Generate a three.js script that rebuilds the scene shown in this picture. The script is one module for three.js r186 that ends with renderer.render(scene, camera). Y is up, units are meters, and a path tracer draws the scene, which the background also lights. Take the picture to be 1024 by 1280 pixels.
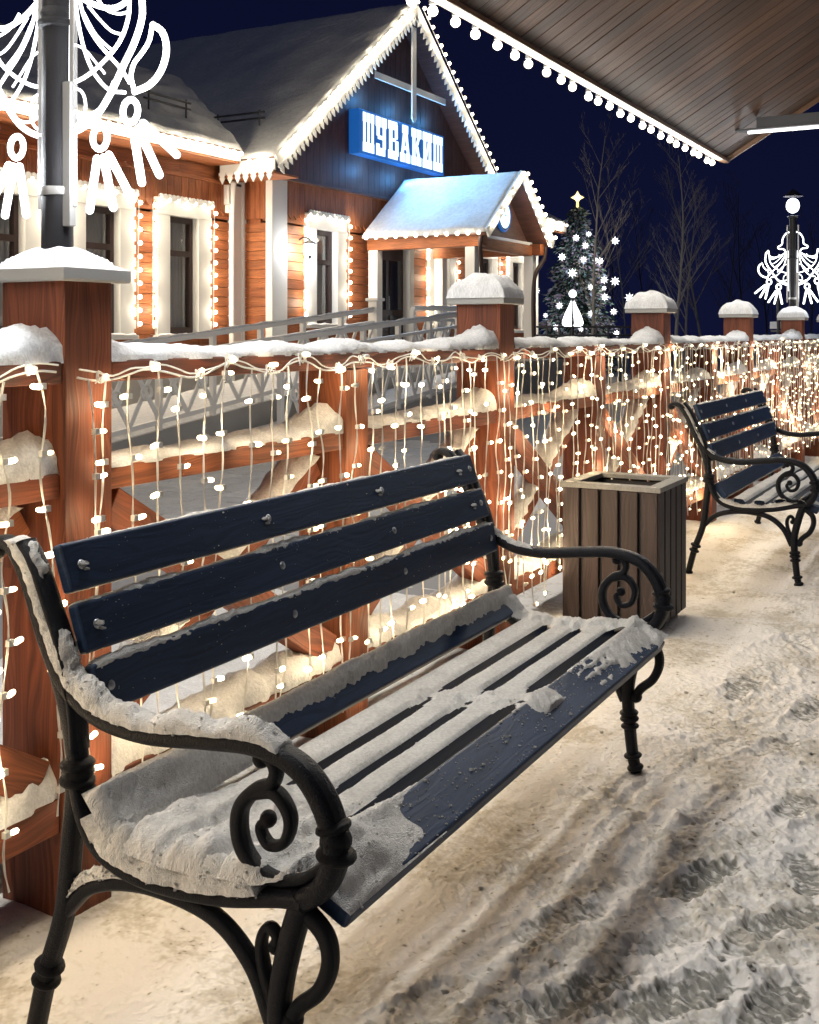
import * as THREE from 'three';
import { mergeGeometries, mergeVertices } from 'three/addons/utils/BufferGeometryUtils.js';
import { RoundedBoxGeometry } from 'three/addons/geometries/RoundedBoxGeometry.js';
import { RectAreaLightUniformsLib } from 'three/addons/lights/RectAreaLightUniformsLib.js';
import { createNoise2D, createNoise3D } from 'simplex-noise';

// ---------------------------------------------------------------- camera, sky, moon, exposure
const scene = new THREE.Scene();
const FOCAL = 1400, EYE = 1.2, TURN = Math.atan((1280 - 512) / FOCAL), SN = Math.sin(TURN), CS = Math.cos(TURN);
// x runs along the fence away from the viewer, z from the fence towards the walkway
const camera = new THREE.PerspectiveCamera(2 * Math.atan(640 / FOCAL) * 180 / Math.PI, 0.8, 0.05, 600);
camera.position.set(0, EYE, 0);
camera.lookAt(CS, EYE, -SN);
camera.setViewOffset(1024, 1280, 0, 225, 1024, 1280);   // level camera with the lens shifted down
scene.add(camera);

const renderer = new THREE.WebGLRenderer({ antialias: true });
renderer.toneMapping = THREE.LinearToneMapping;
renderer.toneMappingExposure = 1.15;
renderer.shadowMap.enabled = true;
RectAreaLightUniformsLib.init();

{ // clear night sky: deep navy, a little paler near the horizon all round
  const w = 64, h = 64, d = new Float32Array(w * h * 4);
  for (let j = 0; j < h; j++) {
    const el = (j + 0.5) / h * Math.PI - Math.PI / 2, k = Math.exp(-Math.max(0, el) * 3.0);
    for (let i = 0; i < w; i++) d.set([0.0021 + 0.0024 * k, 0.0028 + 0.0030 * k, 0.0140 + 0.0110 * k, 1], (j * w + i) * 4);
  }
  const sky = new THREE.DataTexture(d, w, h, THREE.RGBAFormat, THREE.FloatType);
  sky.mapping = THREE.EquirectangularReflectionMapping; sky.magFilter = THREE.LinearFilter; sky.needsUpdate = true;
  scene.background = sky; scene.environment = sky;
}
const moon = new THREE.DirectionalLight(new THREE.Color(0.55, 0.72, 1.0), 0.06);
moon.position.set(-6, 14, 10); moon.target.position.set(8, 0, -4); moon.castShadow = true; moon.shadow.radius = 3;
Object.assign(moon.shadow.camera, { left: -30, right: 30, top: 30, bottom: -30, far: 80 });
scene.add(moon, moon.target);

// ---------------------------------------------------------------- helpers
let seed = 20231;
const rnd = () => { seed = (seed + 0x6d2b79f5) | 0; let t = Math.imul(seed ^ (seed >>> 15), 1 | seed); t = (t + Math.imul(t ^ (t >>> 7), 61 | t)) ^ t; return ((t ^ (t >>> 14)) >>> 0) / 4294967296; };
const rr = (a, b) => a + (b - a) * rnd();
const n2 = createNoise2D(rnd), n3 = createNoise3D(rnd);
const clamp = (x, a = 0, b = 1) => Math.min(b, Math.max(a, x));
const sstep = (a, b, x) => { const t = clamp((x - a) / (b - a)); return t * t * (3 - 2 * t); };
const lerp = (a, b, t) => a + (b - a) * t;
const V = (x, y, z) => new THREE.Vector3(x, y, z);
const fbm2 = (x, y, o = 4) => { let s = 0, a = 0.5; for (let k = 0; k < o; k++) { s += a * n2(x, y); x = x * 2.03 + 7.1; y = y * 2.03 - 3.7; a *= 0.5; } return s; };

const taken = new Map();
function numbered(name) { const n = taken.get(name) ?? 0; taken.set(name, n + 1); return n ? `${name}_${String(n).padStart(3, '0')}` : name; }
function shade(o) { o.castShadow = true; o.receiveShadow = true; return o; }
function tag(o, label, category, group) { o.userData.label = label; o.userData.category = category; if (group) o.userData.group = group; return o; }
function thing(name, label, category, pos = [0, 0, 0], group) {
  const o = new THREE.Group(); o.name = numbered(name); o.position.set(...pos); scene.add(o); return tag(o, label, category, group);
}
function part(parent, name, geo, mat, label) { const m = shade(new THREE.Mesh(geo, mat)); m.name = name; parent.add(m); if (label) m.userData.label = label; return m; }
function structure(name, geo, mat) { const m = shade(new THREE.Mesh(geo, mat)); m.name = name; m.userData.kind = 'structure'; scene.add(m); return m; }
function lamp(parent, x, y, z, color, cd, size = 1) { const l = new THREE.PointLight(color, cd); l.position.set(x, y, z); l.castShadow = true; l.shadow.radius = size; parent.add(l); return l; }

// uv in metres, grain along the longest side, a random start so that no two pieces look alike
function uvBox(g, off = true) {
  g.computeBoundingBox(); const s = g.boundingBox.getSize(V()), L = s.x >= s.y && s.x >= s.z ? 0 : s.y >= s.z ? 1 : 2;
  const p = g.attributes.position, n = g.attributes.normal, uv = new Float32Array(p.count * 2), ou = off ? rnd() * 7 : 0, ov = off ? rnd() * 7 : 0;
  for (let i = 0; i < p.count; i++) {
    const a = [p.getX(i), p.getY(i), p.getZ(i)], b = [Math.abs(n.getX(i)), Math.abs(n.getY(i)), Math.abs(n.getZ(i))];
    const k = b[0] >= b[1] && b[0] >= b[2] ? 0 : b[1] >= b[2] ? 1 : 2, o = [0, 1, 2].filter((q) => q !== k);
    const u = k === L ? o[0] : L, v = o.find((q) => q !== u);
    uv[2 * i] = a[u] + ou; uv[2 * i + 1] = a[v] + ov + 0.13 * k;
  }
  g.setAttribute('uv', new THREE.BufferAttribute(uv, 2)); return g;
}
const bx = (x0, x1, y0, y1, z0, z1) => uvBox(new THREE.BoxGeometry(x1 - x0, y1 - y0, z1 - z0)).translate((x0 + x1) / 2, (y0 + y1) / 2, (z0 + z1) / 2);
const rbx = (x0, x1, y0, y1, z0, z1, r = 0.006, n = 1) => uvBox(new RoundedBoxGeometry(x1 - x0, y1 - y0, z1 - z0, n, r)).translate((x0 + x1) / 2, (y0 + y1) / 2, (z0 + z1) / 2);
// a beam of section w (across, horizontal) x h from a to b
function beam(a, b, w, h, r = 0.004) {
  const d = b.clone().sub(a), L = d.length(), g = uvBox(r ? new RoundedBoxGeometry(w, h, L, 1, r) : new THREE.BoxGeometry(w, h, L));
  const m = new THREE.Matrix4().lookAt(b, a, V(0, 1, 0.0001)); m.setPosition(a.clone().add(b).multiplyScalar(0.5));
  return g.applyMatrix4(m);
}
function tube(points, r, seg = 24, rad = 8, closed = false) {
  return new THREE.TubeGeometry(new THREE.CatmullRomCurve3(points, closed, 'centripetal'), seg, r, rad, closed);
}
const cyl = (r0, r1, h, x, y, z, n = 16) => new THREE.CylinderGeometry(r0, r1, h, n).translate(x, y + h / 2, z);
const lathe = (pts, n = 20) => new THREE.LatheGeometry(pts.map(([r, y]) => new THREE.Vector2(r, y)), n);
const ball = (r, x, y, z, sx = 1, sy = 1, sz = 1, n = 12) => new THREE.SphereGeometry(r, n, Math.max(6, n * 0.7 | 0)).scale(sx, sy, sz).translate(x, y, z);
const clean = (g) => { g = g.index ? g.toNonIndexed() : g; for (const k of Object.keys(g.attributes)) if (!['position', 'normal', 'uv'].includes(k)) g.deleteAttribute(k); return g; };
const join = (list) => mergeGeometries(list.map(clean));
// grid of points -> geometry with smooth normals; keep(i,j) decides if a cell is drawn
function gridGeo(nu, nv, at, uvAt, keep, colAt) {
  const P = new Float32Array(nu * nv * 3), U = new Float32Array(nu * nv * 2), C = colAt && new Float32Array(nu * nv * 3), I = [];
  for (let j = 0; j < nv; j++) for (let i = 0; i < nu; i++) {
    const k = j * nu + i; P.set(at(i, j), k * 3); U.set(uvAt ? uvAt(i, j, P[k * 3], P[k * 3 + 1], P[k * 3 + 2]) : [P[k * 3], P[k * 3 + 2]], k * 2); if (C) C.set(colAt(i, j), k * 3);
  }
  for (let j = 0; j + 1 < nv; j++) for (let i = 0; i + 1 < nu; i++) if (!keep || keep(i, j)) { const a = j * nu + i, b = a + 1, c = a + nu, d = c + 1; I.push(a, c, b, b, c, d); }
  const g = new THREE.BufferGeometry();
  g.setAttribute('position', new THREE.BufferAttribute(P, 3)); g.setAttribute('uv', new THREE.BufferAttribute(U, 2)); if (C) g.setAttribute('color', new THREE.BufferAttribute(C, 3));
  g.setIndex(I); g.computeVertexNormals(); return g;
}
// snow lying along a line from a to b: a rounded uneven mound, width w, height h
function mound(a, b, w, h, o = {}) {
  const d = b.clone().sub(a), L = d.length(), T = d.clone().normalize(), S = V(-T.z, 0, T.x).normalize(); if (S.lengthSq() < 0.5) S.set(0, 0, 1);
  const N = S.clone().cross(T).normalize(); if (N.y < 0) N.negate();
  const st = o.step ?? 0.02, nu = Math.max(4, Math.ceil(L / st)), nv = (o.nv ?? 13) + 4, ph = rr(0, 50), q = o.rough ?? 0.2, ed = o.edge ?? 0.12;
  const f = o.f ?? 3, bias = o.bias ?? 0;
  return gridGeo(nu + 1, nv, (i, j) => {
    const t = i / nu, th = j / (nv - 1) * Math.PI, s = -Math.cos(th), l = t * L;
    let hh = h * (1 + 0.45 * n2(l * f + ph, 3.3) + (o.shape ? o.shape(t) : 0)), ww = w * (1 + ed * n2(l * 11 + ph, s > 0 ? 9 : 21) + ed * 0.5 * n2(l * 37 + ph, s > 0 ? 5 : 15));
    const prof = Math.pow(Math.sin(th), 0.85);
    const endf = o.ends === false ? 1 : Math.min(1, Math.pow(Math.min(t, 1 - t) * L / Math.max(0.02, h * 0.8), 0.5));
    hh *= prof * endf; hh *= 1 + q * n3(l * 22 + ph, s * w * 11, hh * 22) + q * 0.5 * n3(l * 55 + ph, s * w * 27, hh * 55); ww *= 1 + 0.4 * q * n3(l * 40 + ph, s * w * 20, hh * 40 + 9);
    const x = s * ww / 2 + bias * hh, p = a.clone().addScaledVector(T, l).addScaledVector(S, x).addScaledVector(N, hh - 0.004);
    return [p.x, p.y, p.z];
  }, (i, j) => [i / nu * L + ph, j / (nv - 1) * (w + 1.2 * h)]);
}
// snow on a four-cornered surface, thick in the middle and rounded at the edges
function blanket(p00, p10, p11, p01, nu, nv, th, o = {}) {
  const N = p10.clone().sub(p00).cross(p01.clone().sub(p00)).normalize(); if (N.y < 0) N.negate();
  const lu = p00.distanceTo(p10), lv = p00.distanceTo(p01), r = o.round ?? th, ph = rr(0, 30);
  return gridGeo(nu + 1, nv + 1, (i, j) => {
    const u = i / nu, v = j / nv, p = p00.clone().multiplyScalar((1 - u) * (1 - v)).addScaledVector(p10, u * (1 - v)).addScaledVector(p11, u * v).addScaledVector(p01, (1 - u) * v);
    const e = Math.min(u * lu, (1 - u) * lu, v * lv, (1 - v) * lv), k = e <= 0 ? 0 : Math.sqrt(clamp(1 - Math.pow(1 - Math.min(1, e / r), 2)));
    const q = th * k * (1 + (o.amp ?? 0.35) * n2(u * lu * (o.f ?? 1.2) + ph, v * lv * (o.f ?? 1.2)) + (o.fine ?? 0.12) * n2(u * lu * 7 + ph, v * lv * 7));
    p.addScaledVector(N, q - 0.01); return [p.x, p.y, p.z];
  }, (i, j) => [i / nu * lu, j / nv * lv]);
}

// ---------------------------------------------------------------- textures and materials
function periodic(per, sd) { // tileable value noise on a per x per lattice
  const h = new Float32Array(per * per); let s = sd; for (let i = 0; i < h.length; i++) { s = (Math.imul(s, 1664525) + 1013904223) | 0; h[i] = (s >>> 0) / 4294967296; }
  return (x, y) => { const xi = Math.floor(x), yi = Math.floor(y), fx = x - xi, fy = y - yi, u = fx * fx * (3 - 2 * fx), v = fy * fy * (3 - 2 * fy), g = (a, b) => h[((b % per + per) % per) * per + ((a % per + per) % per)]; return lerp(lerp(g(xi, yi), g(xi + 1, yi), u), lerp(g(xi, yi + 1), g(xi + 1, yi + 1), u), v); };
}
function tex(w, h, f, srgb, rep) {
  const d = new Uint8Array(w * h * 4);
  for (let j = 0; j < h; j++) for (let i = 0; i < w; i++) { const c = f(i / w, j / h); d.set(Array.isArray(c) ? [...c.map((x) => clamp(x) * 255), 255] : [clamp(c) * 255, clamp(c) * 255, clamp(c) * 255, 255], (j * w + i) * 4); }
  const t = new THREE.DataTexture(d, w, h); t.wrapS = t.wrapT = THREE.RepeatWrapping; t.magFilter = THREE.LinearFilter; t.minFilter = THREE.LinearMipmapLinearFilter; t.generateMipmaps = true;
  if (srgb) t.colorSpace = THREE.SRGBColorSpace; if (rep) t.repeat.set(...rep); t.needsUpdate = true; return t;
}
const pa = periodic(8, 11), pb = periodic(64, 12), pc = periodic(128, 13), pd = periodic(256, 14), pe = periodic(16, 15);
const grainF = (u, v) => { const w = 0.10 * pa(u * 8, v * 8) + 0.03 * pe(u * 16, v * 16); const g = pb(u * 4, (v + w) * 64) * 0.5 + pc(u * 8, (v + w * 1.3) * 128) * 0.3 + pd(u * 16, v * 256) * 0.2; return g; };
const woodMap = tex(512, 512, (u, v) => { const g = grainF(u, v), p = pa(u * 8 + 3, v * 8 + 1); const k = 0.52 + 0.5 * g + 0.12 * (p - 0.5); return [k, k * (0.94 + 0.06 * g), k * (0.9 + 0.1 * g)]; }, true, [0.8, 3]);
const woodBump = tex(512, 512, grainF, false, [0.8, 3]);
const snowBump = tex(512, 512, (u, v) => 0.35 * pb(u * 64, v * 64) + 0.4 * pc(u * 128, v * 128) + 0.25 * pd(u * 256, v * 256), false, [3.2, 3.2]);
const snowMap = tex(512, 512, (u, v) => { const k = 0.9 + 0.1 * pc(u * 128, v * 128) - 0.07 * pe(u * 16, v * 16) + 0.05 * (pd(u * 256, v * 256) - 0.5); return [k, k * 0.995, k * 0.985]; }, true, [1.7, 1.7]);
const grainBump = tex(512, 512, (u, v) => 0.25 * pc(u * 128, v * 128) + 0.75 * pd(u * 256, v * 256), false, [4.5, 4.5]);
const paintMap = tex(512, 512, (u, v) => { const g = grainF(u, v), s = sstep(0.80, 0.9, pd(u * 24, v * 256) * 0.5 + pc(u * 128, v * 128) * 0.5), k = 0.62 + 0.28 * g + 0.10 * pa(u * 8, v * 8) + 0.5 * s; return [k, k, k]; }, true, [1, 3]);
const castBump = tex(256, 256, (u, v) => 0.6 * pc(u * 128, v * 128) + 0.4 * pd(u * 256, v * 256), false, [6, 6]);

const std = (r, g, b, rough, o = {}) => new THREE.MeshStandardMaterial({ color: new THREE.Color().setRGB(r, g, b), roughness: rough, ...o });
const phy = (r, g, b, rough, spec, o = {}) => new THREE.MeshPhysicalMaterial({ color: new THREE.Color().setRGB(r, g, b), roughness: rough, specularIntensity: spec, ...o });
const wood = (r, g, b, rough = 0.6, o = {}) => std(r, g, b, rough, { map: woodMap, bumpMap: woodBump, bumpScale: 0.0012, ...o });
const M = {
  snow: std(0.84, 0.85, 0.87, 0.92, { map: snowMap, bumpMap: snowBump, bumpScale: 0.003 }),
  benchSnow: std(0.82, 0.815, 0.80, 0.95, { map: snowMap, bumpMap: grainBump, bumpScale: 0.0034 }),
  iron: phy(0.006, 0.007, 0.011, 0.42, 0.32, { bumpMap: castBump, bumpScale: 0.0014 }),
  navy: phy(0.028, 0.056, 0.122, 0.45, 0.6, { map: paintMap, bumpMap: woodBump, bumpScale: 0.0005 }),
  bolt: std(0.35, 0.36, 0.38, 0.35, { metalness: 0.9 }),
  fence: wood(0.30, 0.085, 0.034, 0.68), fence2: wood(0.38, 0.120, 0.045, 0.7), fence3: wood(0.22, 0.058, 0.026, 0.66),
  cap: std(0.36, 0.35, 0.33, 0.5, { bumpMap: castBump, bumpScale: 0.0004 }),
  wire: std(0.74, 0.74, 0.70, 0.35), wireDark: std(0.05, 0.05, 0.05, 0.5),
  binWood: wood(0.050, 0.032, 0.034, 0.6), binWood2: wood(0.062, 0.040, 0.042, 0.6), binFrame: std(0.03, 0.028, 0.032, 0.5), frost: std(0.30, 0.30, 0.295, 0.9, { map: snowMap, bumpMap: snowBump, bumpScale: 0.003 }),
  siding: wood(0.52, 0.165, 0.046, 0.62), siding2: wood(0.58, 0.19, 0.056, 0.62), siding3: wood(0.47, 0.14, 0.040, 0.62),
  gable: wood(0.16, 0.062, 0.046, 0.6), gable2: wood(0.18, 0.075, 0.055, 0.6), white: std(0.80, 0.79, 0.76, 0.55, { bumpMap: woodBump, bumpScale: 0.0006 }),
  plate2: std(0.06, 0.06, 0.065, 0.6),
  sash: std(0.055, 0.032, 0.028, 0.5), curtain: std(0.30, 0.29, 0.28, 0.9), glass: new THREE.MeshPhysicalMaterial({ color: 0xffffff, transmission: 1, thickness: 0, roughness: 0.04, ior: 1.5 }),
  plinth: std(0.46, 0.45, 0.43, 0.85, { bumpMap: snowBump, bumpScale: 0.01 }), dark: std(0.02, 0.02, 0.024, 0.5), pole: phy(0.012, 0.011, 0.013, 0.42, 0.5, { bumpMap: castBump, bumpScale: 0.0006 }), bracket: std(0.30, 0.29, 0.28, 0.45, { metalness: 0.3 }),
  soffit: wood(0.125, 0.060, 0.034, 0.6), soffit2: wood(0.085, 0.041, 0.025, 0.6), soffit3: wood(0.155, 0.078, 0.043, 0.6), fasciaWood: wood(0.26, 0.14, 0.075, 0.55),
  bark: std(0.20, 0.19, 0.19, 0.85), twig: std(0.07, 0.065, 0.07, 0.9), paver: std(0.66, 0.66, 0.67, 0.85, { map: snowMap, bumpMap: snowBump, bumpScale: 0.004 }), paver2: std(0.74, 0.74, 0.75, 0.85, { map: snowMap, bumpMap: snowBump, bumpScale: 0.004 }),
  metal: std(0.05, 0.05, 0.055, 0.45, { metalness: 0.4 }), plate: std(0.62, 0.63, 0.64, 0.5),
};
const glow = (r, g, b, k) => new THREE.MeshStandardMaterial({ color: new THREE.Color().setRGB(0.6, 0.6, 0.6), roughness: 0.4, emissive: new THREE.Color().setRGB(r, g, b), emissiveIntensity: k });
const WARM = new THREE.Color().setRGB(1, 0.76, 0.46), SOFT = new THREE.Color().setRGB(1, 0.86, 0.64), EAVE = new THREE.Color().setRGB(1, 0.95, 0.86), COOL = new THREE.Color().setRGB(0.92, 0.96, 1), BLUE = new THREE.Color().setRGB(0.10, 0.42, 1);
const G = { warm: glow(1, 0.80, 0.50, 8), warmDim: glow(1, 0.74, 0.40, 3.2), warmHot: glow(1, 0.84, 0.58, 13), soft: glow(1, 0.87, 0.66, 6), cool: glow(0.95, 0.98, 1, 3), letter: glow(0.78, 0.95, 1, 1.15), blueBox: new THREE.MeshStandardMaterial({ color: new THREE.Color().setRGB(0.012, 0.05, 0.14), roughness: 0.5, emissive: new THREE.Color().setRGB(0.01, 0.13, 0.5), emissiveIntensity: 0.55 }), clock: glow(0.55, 0.88, 1, 1.6), gold: glow(1, 0.80, 0.25, 1.3), tubeLamp: glow(0.96, 0.98, 1, 3.0) };

// ---------------------------------------------------------------- ground
structure('snow_ground', new THREE.PlaneGeometry(500, 500, 2, 2).rotateX(-Math.PI / 2).translate(40, -0.035, -20), std(0.80, 0.81, 0.83, 0.95, { map: snowMap, bumpMap: snowBump, bumpScale: 0.01 }));
let walkHeight;
{
  const xs = [], zs = [];
  for (let x = -3; x < 1.2; x += 0.06) xs.push(x); for (let x = 1.2; x < 4.2; x += 0.0064) xs.push(x); for (let x = 4.2, d = 0.009; x < 26; x += d, d *= 1.03) xs.push(x);
  for (let z = -2.1; z < -1.66; z += 0.03) zs.push(z); for (let z = -1.66; z < -0.24; z += 0.0064) zs.push(z); for (let z = -0.2, d = 0.02; z < 5; z += d, d *= 1.08) zs.push(z);
  const nx = xs.length, nz = zs.length, hgt = new Float32Array(nx * nz);
  for (let j = 0; j < nz; j++) for (let i = 0; i < nx; i++) {
    const x = xs[i], z = zs[j], tread = sstep(-1.12, -0.75, z + 0.12 * n2(x * 1.3, 4)), f = sstep(0, 14, x) * 0.6;
    let h = 0.018 * fbm2(x * 1.4, z * 1.4, 3) + 0.012 * sstep(-1.25, -1.6, z) + 0.004;
    h += (0.003 + 0.005 * tread) * fbm2(x * 7 + 5, z * 7, 4) * (1 - f);
    h += (0.0008 + 0.0010 * tread) * n2(x * 34, z * 34);
    // churned, broken ridges where people walk
    const rg = 1 - Math.abs(n2(x * 6.5 + 31, z * 7.5)); h += tread * (1 - f) * 0.0045 * Math.pow(rg, 4); const r2 = 1 - Math.abs(n2(x * 19 + 3, z * 21)); h += (0.3 + 0.7 * tread) * (1 - f) * 0.0022 * Math.pow(r2, 3); h += (0.0008 + 0.0016 * tread) * (1 - f) * n2(x * 46, z * 46);
    hgt[j * nx + i] = h;
  }
  const prints = [];
  const known = [[2.46, -0.624, 1], [2.94, -0.504, 0.8], [2.59, -0.421, 0.9], [2.38, -0.424, 0.9], [2.245, -0.481, 0.7], [1.943, -0.693, 0.9], [1.996, -0.544, 1], [2.044, -0.392, 1], [2.159, -0.614, 0.6], [2.144, -0.822, 0.7], [3.847, -0.829, 0.8], [3.328, -0.629, 0.7], [1.86, -0.72, 0.8], [4.48, -0.752, 0.6], [3.73, -0.59, 0.8], [2.843, -0.69, 0.4], [3.24, -0.763, 0.5]];
  for (const [x, z, k] of known) prints.push([x, z, rr(-0.9, 0.9), k, rr(0.75, 1.05)]);
  for (let n = 0; n < 95; n++) prints.push([1.7 + 8 * Math.pow(rnd(), 1.5), rr(-0.95, 0.2), rr(-0.7, 0.7) + (rnd() < 0.3 ? 1.2 : 0), rr(0.05, 0.4), rr(0.75, 1.05)]);
  for (const [px, pz, an, dark, sc] of prints) {
    const c = Math.cos(an), s = Math.sin(an), Lh = 0.135 * sc, Wh = 0.05 * sc, R = 0.24;
    for (let i = 0; i < nx; i++) if (Math.abs(xs[i] - px) < R) for (let j = 0; j < nz; j++) if (Math.abs(zs[j] - pz) < R) {
      const dx = xs[i] - px, dz = zs[j] - pz, a = (dx * c + dz * s), b = (-dx * s + dz * c);
      const waist = 1 - 0.22 * Math.exp(-Math.pow((a + 0.03) / 0.03, 2)), d = Math.pow(Math.pow(Math.abs(a / Lh), 3) + Math.pow(Math.abs(b / (Wh * waist)), 3), 1 / 3) + 0.18 * n2(xs[i] * 14, zs[j] * 14) + 0.09 * n2(xs[i] * 30, zs[j] * 30);
      const k = j * nx + i, dep = (0.0035 + 0.0035 * dark) * (1 + 0.2 * Math.sin(a * 330));
      if (d < 1.6) hgt[k] += -dep * sstep(1.08, 0.80, d) + 0.005 * Math.exp(-Math.pow((d - 1.18) / 0.16, 2)) * (0.6 + 0.6 * n2(xs[i] * 14 + 3, zs[j] * 14));
    }
  }
  // colour and fine grain of the trodden snow, 2 mm to a texel: pale packed snow, tan grit, dark paving where boots have bared it
  const TW = 2048, TH2 = 1024, X0 = 1.35, XW = 4.2, Z0 = -1.72, ZW = 2.0, bareT = new Float32Array(TW * TH2);
  for (const [px, pz, an, dark, sc] of prints) {
    const c = Math.cos(an), s = Math.sin(an), Lh = 0.135 * sc, Wh = 0.05 * sc, i0 = Math.floor((px - 0.2 - X0) / XW * TW), i1 = Math.ceil((px + 0.2 - X0) / XW * TW), j0 = Math.floor((pz - 0.2 - Z0) / ZW * TH2), j1 = Math.ceil((pz + 0.2 - Z0) / ZW * TH2);
    for (let j = Math.max(0, j0); j < Math.min(TH2, j1); j++) for (let i = Math.max(0, i0); i < Math.min(TW, i1); i++) {
      const x = X0 + i / TW * XW, z = Z0 + j / TH2 * ZW, dx = x - px, dz = z - pz, a = dx * c + dz * s, b = -dx * s + dz * c;
      const d = Math.pow(Math.pow(Math.abs(a / Lh), 3) + Math.pow(Math.abs(b / Wh), 3), 1 / 3) + 0.2 * n2(x * 13, z * 13) + 0.1 * n2(x * 37, z * 37);
      if (d < 1.1) bareT[j * TW + i] = Math.max(bareT[j * TW + i], sstep(1.08, 0.75, d) * dark * (0.86 + 0.14 * Math.sign(Math.sin(a * 330 + 2 * n2(x * 30, z * 30)))));
    }
  }
  const groundMap = tex(TW, TH2, (u, v) => {
    const x = X0 + u * XW, z = Z0 + v * ZW, b = bareT[Math.min(TH2 - 1, v * TH2 | 0) * TW + Math.min(TW - 1, u * TW | 0)];
    const g1 = pd(u * 700, v * 340), g2 = pc(u * 330, v * 160), m1 = n2(x * 2.3 + 9, z * 2.6), m2 = n2(x * 7 + 2, z * 8), m3 = n2(x * 24, z * 24), wet = sstep(-1.15, -0.7, z + 0.15 * m1);
    const k = 0.78 * sstep(0.38, 0.86, b * 0.80 + 0.26 * g1 + 0.16 * g2 - 0.14 + 0.12 * m3), sand = sstep(0.30, 0.86, 0.42 + 0.30 * m1 + 0.17 * m2 + 0.16 * m3 + 0.34 * (g1 - 0.5) + 0.2 * (g2 - 0.5)), grit = sstep(0.86, 0.93, g1 * 0.6 + g2 * 0.4 + 0.10 * m3 + 0.06 * wet);
    return [0, 1, 2].map((q) => lerp(lerp([0.875, 0.87, 0.86][q], [0.74, 0.72, 0.68][q], sand) - 0.22 * grit, [0.40, 0.40, 0.38][q] + 0.22 * (g1 - 0.5) + 0.12 * (g2 - 0.5), clamp(k)));
  }, true);
  const groundBump = tex(TW, TH2, (u, v) => { const x = X0 + u * XW, z = Z0 + v * ZW, r1 = 1 - Math.abs(n2(x * 26, z * 26)), r2 = 1 - Math.abs(n2(x * 60 + 7, z * 60)); return 0.34 * r1 * r1 + 0.24 * r2 + 0.22 * pd(u * 700, v * 340) + 0.2 * pc(u * 330, v * 160); }, false);
  for (const t of [groundMap, groundBump]) t.wrapS = t.wrapT = THREE.MirroredRepeatWrapping;
  const g = gridGeo(nx, nz, (i, j) => [xs[i], hgt[j * nx + i], zs[j]], (i, j) => [(xs[i] - X0) / XW, (zs[j] - Z0) / ZW]);
  structure('snowy_walkway', g, std(1, 1, 1, 0.92, { map: groundMap, bumpMap: groundBump, bumpScale: 0.0042 }));
  walkHeight = (x, z) => { const i = xs.findIndex((q) => q > x), j = zs.findIndex((q) => q > z); return hgt[j * nx + i]; };
}
{ // paving in front of the station: pale slabs dusted with snow, laid in rows with open joints
  const p = structure('paved_forecourt', bx(1.5, 30, -0.03, -0.012, -9.6, -2.35), std(0.30, 0.30, 0.31, 0.9, { bumpMap: snowBump, bumpScale: 0.004 }));
  let row = 0;
  for (let z = -7.0; z < -3.0; z += 0.26, row++) for (let x = 4.6 + (row % 2) * 0.21; x < 10.6; x += 0.42) { const t = rr(0, 0.006); part(p, 'paving_slab', rbx(x, x + 0.408, -0.02, 0.004 + t, z, z + 0.248, 0.006), rnd() < 0.5 ? M.paver : M.paver2); }
  part(p, 'snow_cover', gridGeo(120, 30, (i, j) => { const x = 1.4 + i * 0.025 * 1.1, z = -3.2 + j * 0.045; return [x, 0.02 + 0.05 * fbm2(x * 1.2, z * 1.2, 4) + 0.006 * n2(x * 12, z * 12) + 0.06 * sstep(-2.9, -2.2, z) - 0.07 * sstep(3.9, 4.7, x), z]; }), M.snow).userData.kind = 'stuff';
}

// ---------------------------------------------------------------- wooden fence
const POST0 = 1.64, BAY = 2.135, FZ = -1.69, PW = 0.134, PD = 0.180, NB = 6;   // x of the first post's near edge, spacing, front plane
const fence = thing('wooden_fence', 'long red-brown timber fence with square posts, diagonal braces and snow on its rails', 'fence');
const fw = () => [M.fence, M.fence, M.fence2, M.fence3][rnd() * 4 | 0];
const capPoints = (w) => { const h = w / 2 * Math.SQRT2; return lathe([[0, 0.062], [h * 0.42, 0.056], [h, 0.026], [h, 0.004], [h * 0.98, 0], [0, 0]].reverse(), 4).rotateY(Math.PI / 4); };
for (let i = -1; i <= NB; i++) {
  const x = POST0 + i * BAY, cx = x + PW / 2, cz = FZ - PD / 2;
  const post = part(fence, 'post', rbx(x, x + PW, -0.05, 1.305, FZ - PD, FZ, 0.004), fw());
  const cg = capPoints(0.19).toNonIndexed(); cg.computeVertexNormals();
  part(post, 'post_cap', cg.scale(1, 1, 1.22).translate(cx, 1.303, cz), M.cap);
  const th = i === 0 ? 0.026 : 0.070;   // the nearest cap carries the least snow
  const q = i === 0 ? 0.078 : 0.101;
  part(post, 'snow_cap', gridGeo(25, 25, (a, b) => { const u = a / 12 - 1, v = b / 12 - 1, e = Math.max(Math.abs(u), Math.abs(v)), r = Math.pow(Math.max(0, 1 - Math.pow(e, 3.2)), 0.6), base = 1.332 + 0.03 * (1 - e * q / 0.095); return [cx + u * q, base + th * r * (1 + 0.16 * n2(u * 1.1 + i * 9, v * 1.1)) - 0.004, cz + v * q * 1.2]; }, (a, b) => [a * 0.012, b * 0.014]), M.snow);
}
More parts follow.
